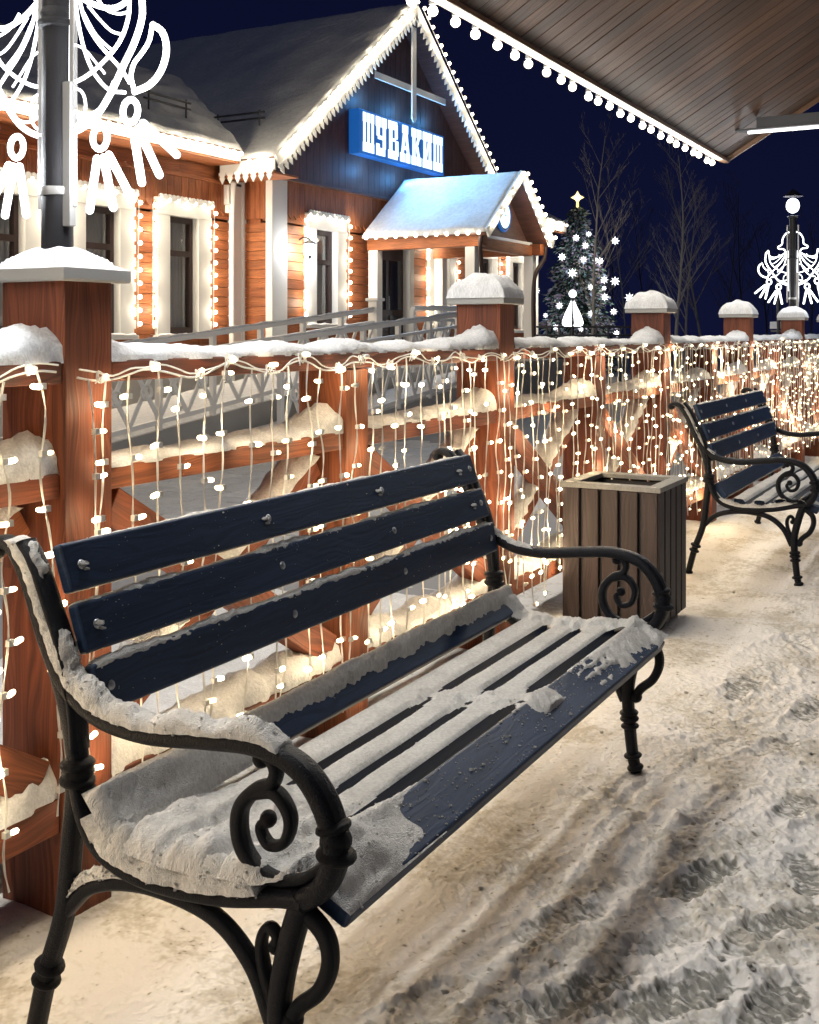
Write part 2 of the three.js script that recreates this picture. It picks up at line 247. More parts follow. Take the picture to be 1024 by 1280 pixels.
for (let i = -1; i < NB; i++) {
  const a = POST0 + i * BAY + PW, b = POST0 + (i + 1) * BAY, mx = (a + b) / 2, zc = FZ - 0.083, zf = FZ - 0.012, zb = FZ - 0.165, hw = 0.062;
  const rails = [[1.095, 1.141, zb - 0.01, zf + 0.008], [0.865, 0.915, zb, zf], [0.19, 0.26, zb, zf]];
  const ip = part(fence, 'intermediate_post', rbx(mx - hw, mx + hw, -0.05, 1.093, FZ - PD + 0.012, FZ - 0.004, 0.004), fw());
  const top = part(fence, 'top_rail', rbx(a + 0.001, b - 0.001, rails[0][0], rails[0][1], rails[0][2], rails[0][3], 0.005), M.fence3);
  const bump = (t) => 1.5 * Math.exp(-Math.pow((1 - t) / 0.05, 2)) + 0.9 * Math.exp(-Math.pow(t / 0.05, 2));
  part(top, 'rail_snow', mound(V(a, 1.141, zc), V(b, 1.141, zc), 0.16, 0.032, { ends: false, shape: bump, f: 2.6, edge: 0.12, rough: 0.12 }), M.snow);
  for (const [k, x0, x1] of [[0, a, mx - hw], [1, mx + hw, b]]) {
    const mr = part(fence, 'middle_rail', rbx(x0 + 0.001, x1 - 0.001, rails[1][0], rails[1][1], rails[1][2], rails[1][3], 0.004), fw());
    part(mr, 'rail_snow', mound(V(x0, 0.915, zc), V(x1, 0.915, zc), 0.142, 0.028, { ends: false, shape: (t) => 1.6 * Math.exp(-Math.pow((1 - t) / 0.16, 2)), f: 3.6, edge: 0.13, rough: 0.13 }), M.snow);
    const br = part(fence, 'bottom_rail', rbx(x0 + 0.001, x1 - 0.001, rails[2][0], rails[2][1], rails[2][2], rails[2][3], 0.004), fw());
    part(br, 'rail_snow', mound(V(x0, 0.26, zc), V(x1, 0.26, zc), 0.14, 0.045, { ends: false, shape: (t) => 0.8 * Math.exp(-Math.pow((1 - t) / 0.2, 2)) + 0.6 * Math.exp(-Math.pow(t / 0.2, 2)), f: 4, edge: 0.13, rough: 0.15 }), M.snow);
    // crossed diagonal braces
    const dy0 = 0.262, dy1 = 0.863, ins = 0.03;
    part(fence, 'diagonal_brace', beam(V(x0 + ins, dy1 - 0.035, zc + 0.02), V(x1 - ins, dy0 + 0.035, zc + 0.02), 0.068, 0.085), fw());
    const up = part(fence, 'diagonal_brace', beam(V(x0 + ins, dy0 + 0.035, zc - 0.035), V(x1 - ins, dy1 - 0.035, zc - 0.035), 0.068, 0.085), fw());
    const off = 0.042 / Math.cos(Math.atan2(dy1 - dy0 - 0.07, x1 - x0 - 2 * ins));
    part(up, 'brace_snow', mound(V(x0 + ins + 0.02, dy0 + 0.05 + off, zc - 0.03), V(x1 - ins - 0.02, dy1 - 0.05 + off - 0.01, zc - 0.03), 0.10, 0.042, { f: 5, edge: 0.14, rough: 0.2 }), M.snow);
  }
}

// ---------------------------------------------------------------- curtain lights, one hung on each bay
{
  const bulbGeo = join([new THREE.CapsuleGeometry(0.0056, 0.013, 2, 6).rotateZ(Math.PI / 2)]), farGeo = join([new THREE.SphereGeometry(0.0058, 5, 4).scale(1.9, 1, 1)]);
  const words = ['nearest the lamp post with the light wings', 'behind the snowy bench', 'above the litter bin', 'behind the blue bench', 'on the far bay beyond the blue bench', 'on the farthest bay of the fence'];
  for (let i = -1; i < 5; i++) {
    const x0 = POST0 + i * BAY + (i < 0 ? 0.9 : 0.02), x1 = POST0 + (i + 1) * BAY, far = i > 2;
    const c = thing('curtain_lights', i < 0 ? 'warm curtain lights left of the nearest fence post' : `warm curtain lights on white wires ${words[i === 0 ? 1 : i + 1]}`, 'string lights', [x0, 0, FZ + 0.012], 'curtain lights hung along the fence');
    const L = x1 - x0, topY = (x) => 1.108 + 0.012 * Math.sin((x + x0) * 21) + 0.008 * n2((x + x0) * 6, 3), tp = [];
    for (let x = 0; x <= L; x += 0.05) tp.push(V(x, topY(x), 0.004 * n2(x * 17, i + 9)));
    part(c, 'top_wire', tube(tp, 0.0024, tp.length * 3, 5), M.wire);
    part(c, 'top_wire', tube(tp.map((p, k) => V(p.x, p.y + 0.011 + 0.012 * n2(k * 0.7, i * 3 + 40), p.z + 0.006)), 0.0020, tp.length * 3, 5), M.wire);
    let n = 0;
    const addBulb = (p, ang) => {
      const kind = rnd(), m = part(c, 'bulb', i > 1 ? farGeo : bulbGeo, kind < 0.06 ? M.wire : kind < 0.22 ? G.warmDim : kind < 0.45 ? G.warmHot : G.warm); m.scale.setScalar(rr(0.85, 1.2)); m.position.copy(p); if (kind < 0.06) { n++; return; } m.rotation.set(rr(-0.25, 0.25), ang, rr(-0.2, 0.2));
      const every = i <= 0 ? 2 : i === 1 ? 4 : 8; if (n++ % every === 0) lamp(c, p.x, p.y, p.z, WARM, 0.0082 * every * (kind < 0.22 ? 0.5 : kind < 0.45 ? 1.5 : 1), 0.22);
    };
    for (let x = 0.03; x < L; x += rr(0.048, 0.105)) {
      const y0 = topY(x), len = rr(0.86, 1.0), pts = [], nb = [], ph = rr(0, 9), lean = rr(-0.03, 0.03) * (rnd() < 0.2 ? 3 : 1), amp = rr(0.005, 0.024);
      const px = (y) => x + lean * (y0 - y) + amp * n2(y * 3.1 + ph, i), pz = (y) => 0.006 + 0.009 * n2(y * 2.4, ph) ;
      for (let y = y0; y > y0 - len; y -= 0.04) pts.push(V(px(y), y, pz(y)));
      const wr = [tube(pts, 0.0013, pts.length * 2, 5), tube(pts.map((p, k) => V(p.x + 0.0028 * Math.cos(k * 1.3), p.y, p.z + 0.0028 * Math.sin(k * 1.3))), 0.0013, pts.length * 2, 5)];
      for (let y = y0 - rr(0.02, 0.12); y > y0 - len + 0.02; y -= rr(0.09, 0.145)) {
        const sd = rnd() < 0.5 ? 1 : -1, p = V(px(y), y, pz(y) + 0.004);
        wr.push(new THREE.BoxGeometry(0.014, 0.012, 0.010).translate(p.x, p.y, p.z)); nb.push([p.clone().add(V(sd * 0.0165, 0, 0.002)), rr(-0.4, 0.4)]);
      }
      part(c, 'drop_wire', join(wr), M.wire);
      for (const [p, a] of nb) addBulb(p, a);
    }
    // tangles of slack wire with bulbs along the top
    for (let x = 0.06; x < L; x += rr(0.11, 0.22)) {
      const y = topY(x) + 0.008, q = [], r = rr(0.012, 0.024); for (let k = 0; k < 14; k++) q.push(V(x + r * Math.cos(k * 1.7) * rr(0.6, 1.2), y + r * 0.8 * Math.sin(k * 2.3) * rr(0.6, 1.2), 0.008 + 0.012 * rnd()));
      part(c, 'wire_tangle', tube(q, 0.0016, 60, 4), M.wire); addBulb(V(x + rr(-0.01, 0.01), y + rr(-0.012, 0.012), 0.022), rr(-1, 1));
    }
  }
}

// ---------------------------------------------------------------- lamp posts with wing-shaped light motifs
function wingLamp(i, labelPost, labelWing, cd) {
  const px = POST0 + i * BAY + PW / 2, pz = FZ - PD / 2, y0 = 1.36;
  const lp = thing('lamp_post', labelPost, 'lamp post', [px, y0, pz], 'lamp posts standing on the fence');
  part(lp, 'pole', cyl(0.030, 0.033, 0.86, 0, 0, 0, 24), M.pole);
  part(lp, 'collar', lathe([[0.030, 0], [0.040, 0.004], [0.041, 0.014], [0.033, 0.022], [0.036, 0.030], [0.024, 0.062], [0.024, 0.075], [0.030, 0.085], [0.021, 0.095], [0.02, 0.26]], 24).translate(0, 0.475, 0), M.pole);
  part(lp, 'mounting_strip', rbx(-0.014, 0.004, 0.06, 0.36, 0.028, 0.050, 0.002), M.bracket);
  part(lp, 'clamp', lathe([[0.034, 0], [0.037, 0.001], [0.037, 0.017], [0.034, 0.018]], 24).translate(0, 0.125, 0), M.bracket);
  const lan = part(lp, 'lantern', lathe([[0, 0.84], [0.045, 0.845], [0.05, 0.86], [0.046, 0.865], [0.085, 1.0], [0.088, 1.005], [0.05, 1.06], [0.012, 1.09], [0, 1.1]], 6), M.pole);
  part(lan, 'lamp_globe', ball(0.058, 0, 0.95, 0, 1, 1.15, 1, 16), G.cool);
  lan.geometry.setIndex && 0;
  // open glass lantern: only base and roof of metal
  lan.geometry = join([lathe([[0, 0.83], [0.045, 0.845], [0.05, 0.86], [0, 0.866]], 6), lathe([[0.09, 1.03], [0.05, 1.06], [0.012, 1.09], [0, 1.1], [0, 1.03]].reverse(), 6)]);
  lamp(lp, 0, 0.95, 0, COOL, cd * 0.9, 3);
  const w = thing('wing_light', labelWing, 'light motif', [px, y0, pz], 'wing light motifs on the lamp posts');
  const K = (a, b) => V(0, 2.499 - b / 960 - y0, (470 - a) / 998);   // from the measured outline, metres across and up
  const J = (a, b) => { const u = a / 4.267, v = b / 4.267, q = (u - 81) / 466; return V(0, 1.2 + (415 - v) / 1400 * (2.35 - 0.48 * q) - y0, q); };   // the same, from the near one
  const far = (l) => l.map(([a, b]) => K(a, b)), nr = (l) => l.map(([a, b]) => J(a, b));
  const curves = [
    [0.007, far([[448, 400], [410, 418], [384, 460], [378, 505], [345, 527], [350, 540], [395, 548], [412, 575]])],
    [0.007, far([[412, 575], [372, 598], [310, 615], [272, 600], [264, 560]])],
    [0.008, [...far([[264, 552], [240, 582]]), ...nr([[805, -40], [810, 80], [775, 210], [715, 340], [640, 500], [560, 620], [470, 690], [425, 705]])]],
    [0.005, nr([[745, -40], [735, 100], [690, 220], [600, 330], [500, 410], [425, 445]])],
    [0.0036, nr([[570, -10], [620, 50], [690, 72], [735, 62]])], [0.0036, nr([[520, 30], [590, 110], [650, 165], [702, 182]])], [0.0036, nr([[490, 60], [560, 180], [620, 240], [655, 268]])],
    [0.0045, nr([[438, -60], [470, 150], [510, 300], [560, 400], [640, 480], [720, 492]])], [0.0045, nr([[462, -40], [500, 100], [570, 220], [640, 300], [700, 370], [745, 440]])], [0.003, nr([[445, 235], [500, 262], [560, 330], [610, 390]])],
    [0.0036, nr([[425, 470], [480, 484], [505, 560], [480, 640], [430, 684]])], [0.004, nr([[425, 585], [520, 610], [600, 560], [660, 430]])],
    [0.008, nr([[862, 128], [912, 165], [935, 260], [910, 370], [850, 450], [765, 490]])], [0.0055, nr([[862, 132], [846, 215], [805, 285], [768, 335], [752, 400], [766, 480]])],
    [0.0045, [K(430, 560), K(432, 700), K(432, 900)]],
  ];
  const rays = [[268, 820, [[142, 918], [188, 955], [236, 968]]], [350, 865, [[258, 998], [312, 1012], [380, 1014]]]];
  for (const s of [1, -1]) {
    const mir = (p) => V(p.x, p.y, p.z * s);
    for (const [r, pts] of curves) part(w, 'light_tube', tube(pts.map(mir), r * 0.84, pts.length * 6, 7), G.cool);
    for (const [a, b, ends] of rays) {
      const c0 = mir(K(a, b));
      part(w, 'light_ring', new THREE.TorusGeometry(0.020, 0.0062, 8, 18).rotateY(Math.PI / 2).scale(1, 1.15, 1).translate(c0.x, c0.y, c0.z), G.cool);
      for (const [e, f] of ends) { const e1 = mir(K(e, f)), d = e1.clone().sub(c0), st = c0.clone().addScaledVector(d, 0.22), L = st.distanceTo(e1), g = new THREE.CapsuleGeometry(0.0082, L - 0.016, 3, 8); g.applyQuaternion(new THREE.Quaternion().setFromUnitVectors(V(0, 1, 0), d.clone().normalize())); const m = st.clone().add(e1).multiplyScalar(0.5); part(w, 'light_tube', g.translate(m.x, m.y, m.z), G.cool); }
      lamp(w, c0.x, c0.y - 0.06, c0.z, COOL, cd * 0.08, 3);
    }
    lamp(w, 0, K(230, 720).y, s * K(230, 720).z, COOL, cd * 0.08, 3);
    part(w, 'frame_bar', rbx(-0.006, 0.006, 0.10, 0.78, s > 0 ? 0.040 : -0.052, s > 0 ? 0.052 : -0.040, 0.002), M.bracket);
  }
  return w;
}

// ---------------------------------------------------------------- cast-iron benches
// side view of the casting, z (towards the walkway) and y, measured from the rear-to-front plane of the bench
const SIDE = {
  arm: [[-1.536, 0.826], [-1.528, 0.842], [-1.503, 0.842], [-1.475, 0.815], [-1.447, 0.770], [-1.405, 0.678], [-1.368, 0.624], [-1.300, 0.585], [-1.209, 0.573], [-1.077, 0.586], [-0.985, 0.592], [-0.910, 0.572], [-0.866, 0.522], [-0.852, 0.462], [-0.872, 0.412], [-0.905, 0.386]],
  strap: [[-1.468, 0.850], [-1.440, 0.815], [-1.405, 0.745], [-1.372, 0.670], [-1.352, 0.590], [-1.345, 0.52]],
  rear: [[-1.392, 0.655], [-1.364, 0.579], [-1.350, 0.496], [-1.354, 0.431], [-1.361, 0.375], [-1.377, 0.254], [-1.417, 0.140], [-1.452, 0.008]],
  seat: [[-1.345, 0.480], [-1.325, 0.415], [-1.291, 0.374], [-1.227, 0.352], [-1.147, 0.348], [-1.042, 0.358], [-0.938, 0.382], [-0.900, 0.388]],
  arch: [[-1.377, 0.250], [-1.318, 0.305], [-1.236, 0.331], [-1.147, 0.334], [-1.059, 0.316], [-0.998, 0.267], [-0.960, 0.192]],
  front: [[-0.905, 0.392], [-0.930, 0.317], [-0.949, 0.226], [-0.945, 0.138], [-0.935, 0.041], [-0.926, 0.002]],
  cee: [[-0.905, 0.372], [-0.868, 0.340], [-0.862, 0.305], [-0.879, 0.262], [-0.915, 0.228], [-0.928, 0.205]],
  ell: [[-0.955, 0.215], [-0.976, 0.265], [-0.981, 0.308], [-0.968, 0.330], [-0.954, 0.322], [-0.957, 0.302]],
  spiral: [[-0.985, 0.572], [-0.968, 0.578], [-0.955, 0.562], [-0.962, 0.541], [-0.990, 0.527], [-1.020, 0.490], [-1.014, 0.436], [-0.973, 0.405], [-0.913, 0.412], [-0.866, 0.445]],
  inner: [[-1.000, 0.520], [-0.955, 0.528], [-0.930, 0.497], [-0.941, 0.459], [-0.968, 0.451], [-0.983, 0.474], [-0.968, 0.489]],
};
const sideCurve = (k) => new THREE.CatmullRomCurve3(SIDE[k].map(([z, y]) => V(0, y, z)), false, 'centripetal');
function sweep(k, rx, rt, n = 60, taper = null) { // oval bar following a curve in the side plane
  const c = sideCurve(k), P = [], I = [], m = 14, N = [], U = [];
  for (let i = 0; i <= n; i++) {
    const t = i / n, p = c.getPointAt(t), T = c.getTangentAt(t), q = V(0, T.z, -T.y).normalize(), s = taper ? taper(t) : 1;
    for (let j = 0; j < m; j++) { const a = j / m * Math.PI * 2, ca = Math.cos(a), sa = Math.sin(a), e = 0.75, x = Math.sign(sa) * Math.pow(Math.abs(sa), e) * rx * s, r = Math.sign(ca) * Math.pow(Math.abs(ca), e) * rt * s; P.push(x + p.x, p.y + q.y * r, p.z + q.z * r); U.push(t * 0.9, j / m * 0.1); }
  }
  for (let i = 0; i < n; i++) for (let j = 0; j < m; j++) { const a = i * m + j, b = i * m + (j + 1) % m; I.push(a, a + m, b, b, a + m, b + m); }
  for (const e of [0, n]) { const p = c.getPointAt(e / n), b = P.length / 3; P.push(p.x, p.y, p.z); U.push(0, 0); for (let j = 0; j < m; j++) I.push(b, e * m + (e ? j : (j + 1) % m), e * m + (e ? (j + 1) % m : j)); }
  const g = new THREE.BufferGeometry(); g.setAttribute('position', new THREE.Float32BufferAttribute(P, 3)); g.setAttribute('uv', new THREE.Float32BufferAttribute(U, 2)); g.setIndex(I); g.computeVertexNormals(); return g;
}
function bead(k, t, r, flat = 0.5, rx = r) { const c = sideCurve(k), p = c.getPointAt(t), T = c.getTangentAt(t), g = new THREE.SphereGeometry(r, 16, 10).scale(rx / r, flat, 1); g.applyQuaternion(new THREE.Quaternion().setFromUnitVectors(V(0, 1, 0), T)); return g.translate(p.x, p.y, p.z); }
const BACK = [[-1.412, 0.802, -0.36], [-1.376, 0.706, -0.34], [-1.345, 0.610, -0.16]];          // slat centres and lean
const SEAT = [[-1.300, 0.424, 0.85, 0.084], [-1.205, 0.374, 0.08, 0.060], [-1.108, 0.372, -0.02, 0.060], [-1.010, 0.382, -0.06, 0.060], [-0.890, 0.380, 0.44, 0.100]];
const XL = 1.635, TH = 0.034, BTH = 0.024;
function slatGeo(w, x0, x1, z, y, lean, th) { // board across the bench, lean = turn of its top face about x towards the front
  return uvBox(new RoundedBoxGeometry(x1 - x0, th, w, 2, 0.007)).rotateX(lean).translate((x0 + x1) / 2, y, z);
}
function makeBench(x, label, slatMat, group) {
  const b = thing('park_bench', label, 'bench', [x, 0, 0], group);
  for (const fx of [0, XL]) {
    const f = new THREE.Group(); f.name = 'side_frame'; f.position.x = fx; b.add(f);
    part(f, 'armrest', join([sweep('arm', 0.020, 0.0145, 130, (t) => 0.8 + 0.25 * sstep(0, 0.2, t) + 0.12 * sstep(0.72, 0.85, t)), bead('arm', 0.866, 0.027, 0.42), bead('arm', 0.905, 0.030, 0.42), bead('arm', 0.885, 0.024, 0.8), bead('arm', 0.005, 0.017, 1)]), M.iron);
    part(f, 'back_strap', sweep('strap', 0.021, 0.007, 40), M.iron);
    part(f, 'rear_leg', join([sweep('rear', 0.019, 0.0165, 70, (t) => 1 - 0.12 * t), bead('rear', 0.245, 0.029, 0.42), bead('rear', 0.285, 0.030, 0.42), bead('rear', 0.265, 0.026, 0.8), bead('rear', 0.775, 0.026, 0.42), bead('rear', 0.815, 0.025, 0.42), bead('rear', 0.98, 0.022, 0.5)]), M.iron);
    part(f, 'seat_rail', sweep('seat', 0.024, 0.0125, 60), M.iron);
    part(f, 'arch_brace', sweep('arch', 0.014, 0.012, 50), M.iron);
    part(f, 'front_leg', join([sweep('front', 0.019, 0.0165, 60, (t) => 1.08 - 0.2 * t), bead('front', 0.60, 0.026, 0.42), bead('front', 0.64, 0.026, 0.42), bead('front', 0.69, 0.025, 0.38), bead('front', 0.89, 0.025, 0.4), bead('front', 0.97, 0.023, 0.5)]), M.iron);
    part(f, 'scroll', join([sweep('spiral', 0.016, 0.0115, 70, (t) => 0.7 + 0.5 * Math.sin(Math.PI * Math.min(1, t * 1.2)) * 0.6), bead('spiral', 0.01, 0.014, 1)]), M.iron);
    part(f, 'scroll', join([sweep('inner', 0.014, 0.0095, 50, (t) => 1.1 - 0.4 * t), bead('inner', 0.99, 0.013, 1)]), M.iron);
    part(f, 'scroll', join([sweep('cee', 0.014, 0.012, 40), bead('cee', 0.99, 0.017, 1)]), M.iron);
    part(f, 'scroll', join([sweep('ell', 0.012, 0.009, 40, (t) => 1.1 - 0.3 * t), bead('ell', 0.99, 0.011, 1)]), M.iron);
  }
  const s0 = 0.024, s1 = XL - 0.024;
  for (const [z, y, a] of BACK) {
    const s = part(b, 'back_slat', slatGeo(0.084, s0, s1, z, y, Math.PI / 2 + a, BTH), slatMat);
    for (const bxp of [s0 + 0.035, s0 + (s1 - s0) * 0.36, s0 + (s1 - s0) * 0.66, s1 - 0.035]) part(s, 'bolt', ball(0.0085, 0, 0, 0, 1, 1, 0.5, 10).rotateX(a).translate(bxp, y + Math.sin(-a) * BTH / 2, z + Math.cos(a) * BTH / 2), M.bolt);
  }
  for (const [z, y, a, w] of SEAT) part(b, 'seat_slat', slatGeo(w, s0 - 0.004, s1 + 0.004, z, y, a, TH), slatMat);
  return b;
}
// the snow lying on the seat: follows the slats, bridges the gaps where it has piled up
function seatSnow(o) {
  const segs = []; let A = 0; const pts = [];
  for (const [z, y, a, w] of SEAT) { const d = [Math.cos(a), -Math.sin(a)], n = [Math.sin(a), Math.cos(a)], zc = z + n[0] * TH / 2, yc = y + n[1] * TH / 2; pts.push([zc - d[0] * w / 2, yc - d[1] * w / 2, n, 1], [zc + d[0] * w / 2, yc + d[1] * w / 2, n, 0]); }
  for (let k = 0; k + 1 < pts.length; k++) { const L = Math.hypot(pts[k + 1][0] - pts[k][0], pts[k + 1][1] - pts[k][1]); segs.push([A, A + L, k, pts[k][3]]); A += L; }
  const na = Math.ceil(A / 0.0052), nx = Math.ceil((XL - 0.03) / 0.0058), H = new Float32Array((nx + 1) * (na + 1)), pos = [];
  for (let j = 0; j <= na; j++) { const a = j / na * A, s = segs.find((q) => a <= q[1] + 1e-6), t = (a - s[0]) / (s[1] - s[0]), p = pts[s[2]], q = pts[s[2] + 1]; pos.push([lerp(p[0], q[0], t), lerp(p[1], q[1], t), s[3] ? p[2] : [(p[2][0] + q[2][0]) / 2, (p[2][1] + q[2][1]) / 2], s, t]); }
  for (let j = 0; j <= na; j++) for (let i = 0; i <= nx; i++) { const x = i / nx; H[j * (nx + 1) + i] = o.height(x, pos[j][3][2] >> 1, pos[j][3][3], pos[j][4], j / na * A); }
  return gridGeo(nx + 1, na + 1, (i, j) => { const h = H[j * (nx + 1) + i], p = pos[j]; return [-0.026 + i / nx * (XL + 0.018), p[1] + lerp(p[2][1], 1, 0.5) * (h - 0.003), p[0] + p[2][0] * 0.5 * (h - 0.003)]; },
    (i, j) => [i / nx * XL, j / na * A], (i, j) => { const k = j * (nx + 1) + i; return Math.max(H[k], H[k + 1], H[k + nx + 1], H[k + nx + 2]) > 0.0003; });
}
// snow along the top of a bar of the casting
function barSnow(k, t0, t1, w, h, side = 1, rt = 0.014, rough = 1) {
  const c = sideCurve(k), L = c.getLength() * (t1 - t0), nu = Math.ceil(L / 0.005), nv = 19, ph = rr(0, 40);
  return gridGeo(nu + 1, nv, (i, j) => {
    const t = i / nu, p = c.getPointAt(t0 + (t1 - t0) * t), T = c.getTangentAt(t0 + (t1 - t0) * t), q = V(0, T.z, -T.y).normalize(); if (q.y < 0) q.negate(); if (side && q.z < 0) q.y = q.y;
    const th = j / (nv - 1) * Math.PI, s = -Math.cos(th), ed = Math.min(1, Math.pow(Math.min(t, 1 - t) * L / 0.03, 0.5)), l = t * L;
    let hh = h * ed * Math.pow(Math.sin(th), 0.8) * (1 + 0.4 * n2(l * 9 + ph, 2)), x = s * w / 2 * (1 + 0.10 * n2(l * 16 + ph, s > 0 ? 3 : 11));
    const a = n3(l * 42 + ph, x * 42, hh * 42), b = n3(l * 95 + ph, x * 95, hh * 95 + 5); hh += (0.0036 * a + 0.0015 * b) * rough * Math.sin(th) * ed; x += (0.0024 * a + 0.0010 * b) * ed;
    p.addScaledVector(q, rt * 0.75 + hh); p.y += hh * 0.12; return [x, p.y, p.z];
  }, (i, j) => [i / nu * L, j / nv * (w + 1.2 * h)]);
}
function clumps(list, detail = 1) { return join(list.map(([x, y, z, r]) => { const g = new THREE.IcosahedronGeometry(r, detail), p = g.attributes.position; for (let i = 0; i < p.count; i++) { const k = 1 + 0.35 * n3(p.getX(i) / r * 1.3 + x * 90, p.getY(i) / r * 1.3, p.getZ(i) / r * 1.3 + z * 70); p.setXYZ(i, p.getX(i) * k * rr(0.98, 1.02), p.getY(i) * k * (detail ? 0.45 : 0.8), p.getZ(i) * k); } g.computeVertexNormals(); return g.translate(x, y, z); })); }

const bench = makeBench(1.338, 'dark navy slatted bench with black scrolled iron ends, thickly dusted with snow, in the foreground', M.navy, 'iron park benches along the fence');
{
  const rag = (x, a, f = 26) => 0.45 * n2(x * f, a * f) + 0.4 * n2(x * f * 2.4, a * f * 2.4) + 0.35 * n2(x * f * 5, a * f * 5);
  part(bench, 'seat_snow', seatSnow({ height(x, k, on, t, a) {
    const fine = rag(x * 1.55, a), near = sstep(0.24, 0.10, x + 0.05 * n2(a * 9, 2)), farEnd = sstep(0.955, 0.985, x + 0.012 * n2(a * 20, 8)), mid = Math.exp(-Math.pow((x - 0.555 - 0.10 * (a - 0.3)) / 0.035, 2)) * (a > 0.12 && a < 0.47 ? 1 : 0) * sstep(-0.5, 0.3, n2(x * 20, a * 12) + 0.5);
    let h = 0;
    if (on) {
      const e = Math.min(t, 1 - t) * (k === 4 ? 0.100 : k ? 0.060 : 0.084), rim = Math.sqrt(clamp(1 - Math.pow(1 - Math.min(1, e / 0.013), 2)));
      if (k === 0) { const cut = 0.60 + 0.10 * n2(x * 16, 5) + 0.06 * n2(x * 55, 1); h = rim * (0.022 + 0.007 * n2(x * 7, 1) + 0.005 * fine) * sstep(cut, cut - 0.22, t) * (1 - 0.35 * sstep(0.5, 0.35, x)); }
      else if (k < 4) h = rim * (0.0075 + 0.0025 * n2(x * 6, k * 5) + 0.0016 * fine);
      else { const patch = Math.max(sstep(0.135, 0.10, x + 0.02 * n2(a * 60, 4) + 0.012 * n2(x * 90, a * 90)) * sstep(0.0, 0.1, t), sstep(0.70, 0.80, x + 0.05 * n2(a * 40, 4) + 0.05 * n2(x * 30, a * 60)) * sstep(1.05, 0.5, t + 0.3 * n2(x * 22, 9))); h = rim * patch * (0.0075 + 0.003 * fine); if (h < 0.003) h = 0; }
    }
    const gapDip = on ? 0 : Math.sin(Math.PI * t) * 0.014;
    const lip = Math.sqrt(clamp(1 - Math.pow(1 - Math.min(1, Math.max(0, x - 0.034 * sstep(0.40, 0.43, a)) * 1.65 / 0.03), 2))), lumps = 0.5 + 0.5 * n2(x * 11 + 4, a * 9);
    const pile = lip * near * (0.018 + 0.026 * lumps * lumps + 0.005 * fine) * sstep(0.53, 0.46, a) * sstep(0, 0.02, a) * sstep(0.55, 1.5, Math.hypot((x - 0.135) / 0.05, (a - 0.372) / 0.022) + 0.2 * n2(x * 30, a * 30));
    const br = Math.max(pile - gapDip, mid * (0.013 + 0.006 * fine) - gapDip * 0.6, farEnd * (0.018 + 0.005 * fine) * sstep(0, 0.05, a) - gapDip * 0.4);
    return Math.max(0, x < 0.026 ? 0 : h * Math.sqrt(clamp(1 - Math.pow(1 - Math.min(1, (x - 0.026) * 1.65 / 0.022), 2))), br);
  } }), M.benchSnow);
  for (const [k, [z, y, a]] of BACK.entries()) { // snow on the upper edge of each back slat
    const dy = Math.cos(a) * 0.0415, dz = Math.sin(a) * 0.0415, w = [0.023, 0.024, 0.024][k];
    part(bench, 'slat_snow', mound(V(0.03, y + dy - 0.001, z + dz), V(XL - 0.03, y + dy - 0.001, z + dz), w, [0.007, 0.010, 0.011][k], { step: 0.005, f: 5, edge: 0.12, rough: 0.25, nv: 9 }), M.benchSnow);
  }
  const nearF = bench.children.find((o) => o.name === 'side_frame'), farF = bench.children.filter((o) => o.name === 'side_frame')[1];
  part(nearF, 'snow', barSnow('arm', 0.045, 0.74, 0.046, 0.021), M.benchSnow);
  part(nearF, 'snow', barSnow('seat', 0.12, 0.86, 0.056, 0.040), M.benchSnow);
  part(nearF, 'snow', barSnow('arch', 0.06, 0.34, 0.026, 0.012), M.benchSnow);
  part(farF, 'snow', barSnow('arm', 0.28, 0.46, 0.036, 0.007), M.benchSnow);
  const specks = [];
  for (let n = 0; n < 900; n++) { const x = rr(0.03, XL - 0.05), v = rr(-1, 1), [z, y, a, w] = SEAT[4]; if (fbm2(x * 7, v * 1.2, 3) < 0.02 && rnd() < 0.75) continue; const q = v * w * 0.46; specks.push([x, y + Math.cos(a) * TH / 2 - Math.sin(a) * q + 0.0004, z + Math.sin(a) * TH / 2 + Math.cos(a) * q, rr(0.0006, 0.0022) * (rnd() < 0.08 ? 2.2 : 1)]); }
  for (const [z, y, a] of BACK) for (let n = 0; n < 90; n++) { const x = rr(0.05, XL - 0.05), q = rr(-0.04, 0.04), kk = fbm2(x * 5, y * 40, 3) > 0.05 || rnd() < 0.3; if (!kk) continue; specks.push([x, y + Math.cos(a) * q - Math.sin(a) * BTH / 2, z + Math.sin(a) * q + Math.cos(a) * BTH / 2 + 0.0005, rr(0.0005, 0.0015)]); }
  for (const [x, k] of [[0.06, 0], [0.06, 1], [0.58, 0], [1.05, 0], [1.5, 0], [1.52, 1]]) { const [z, y, a] = BACK[k]; specks.push([x, y + 0.006, z + BTH / 2 + 0.003, 0.009], [x + 0.006, y - 0.004, z + BTH / 2 + 0.003, 0.006]); }
  part(bench, 'snow_specks', clumps(specks), M.benchSnow).userData.kind = 'stuff';
}
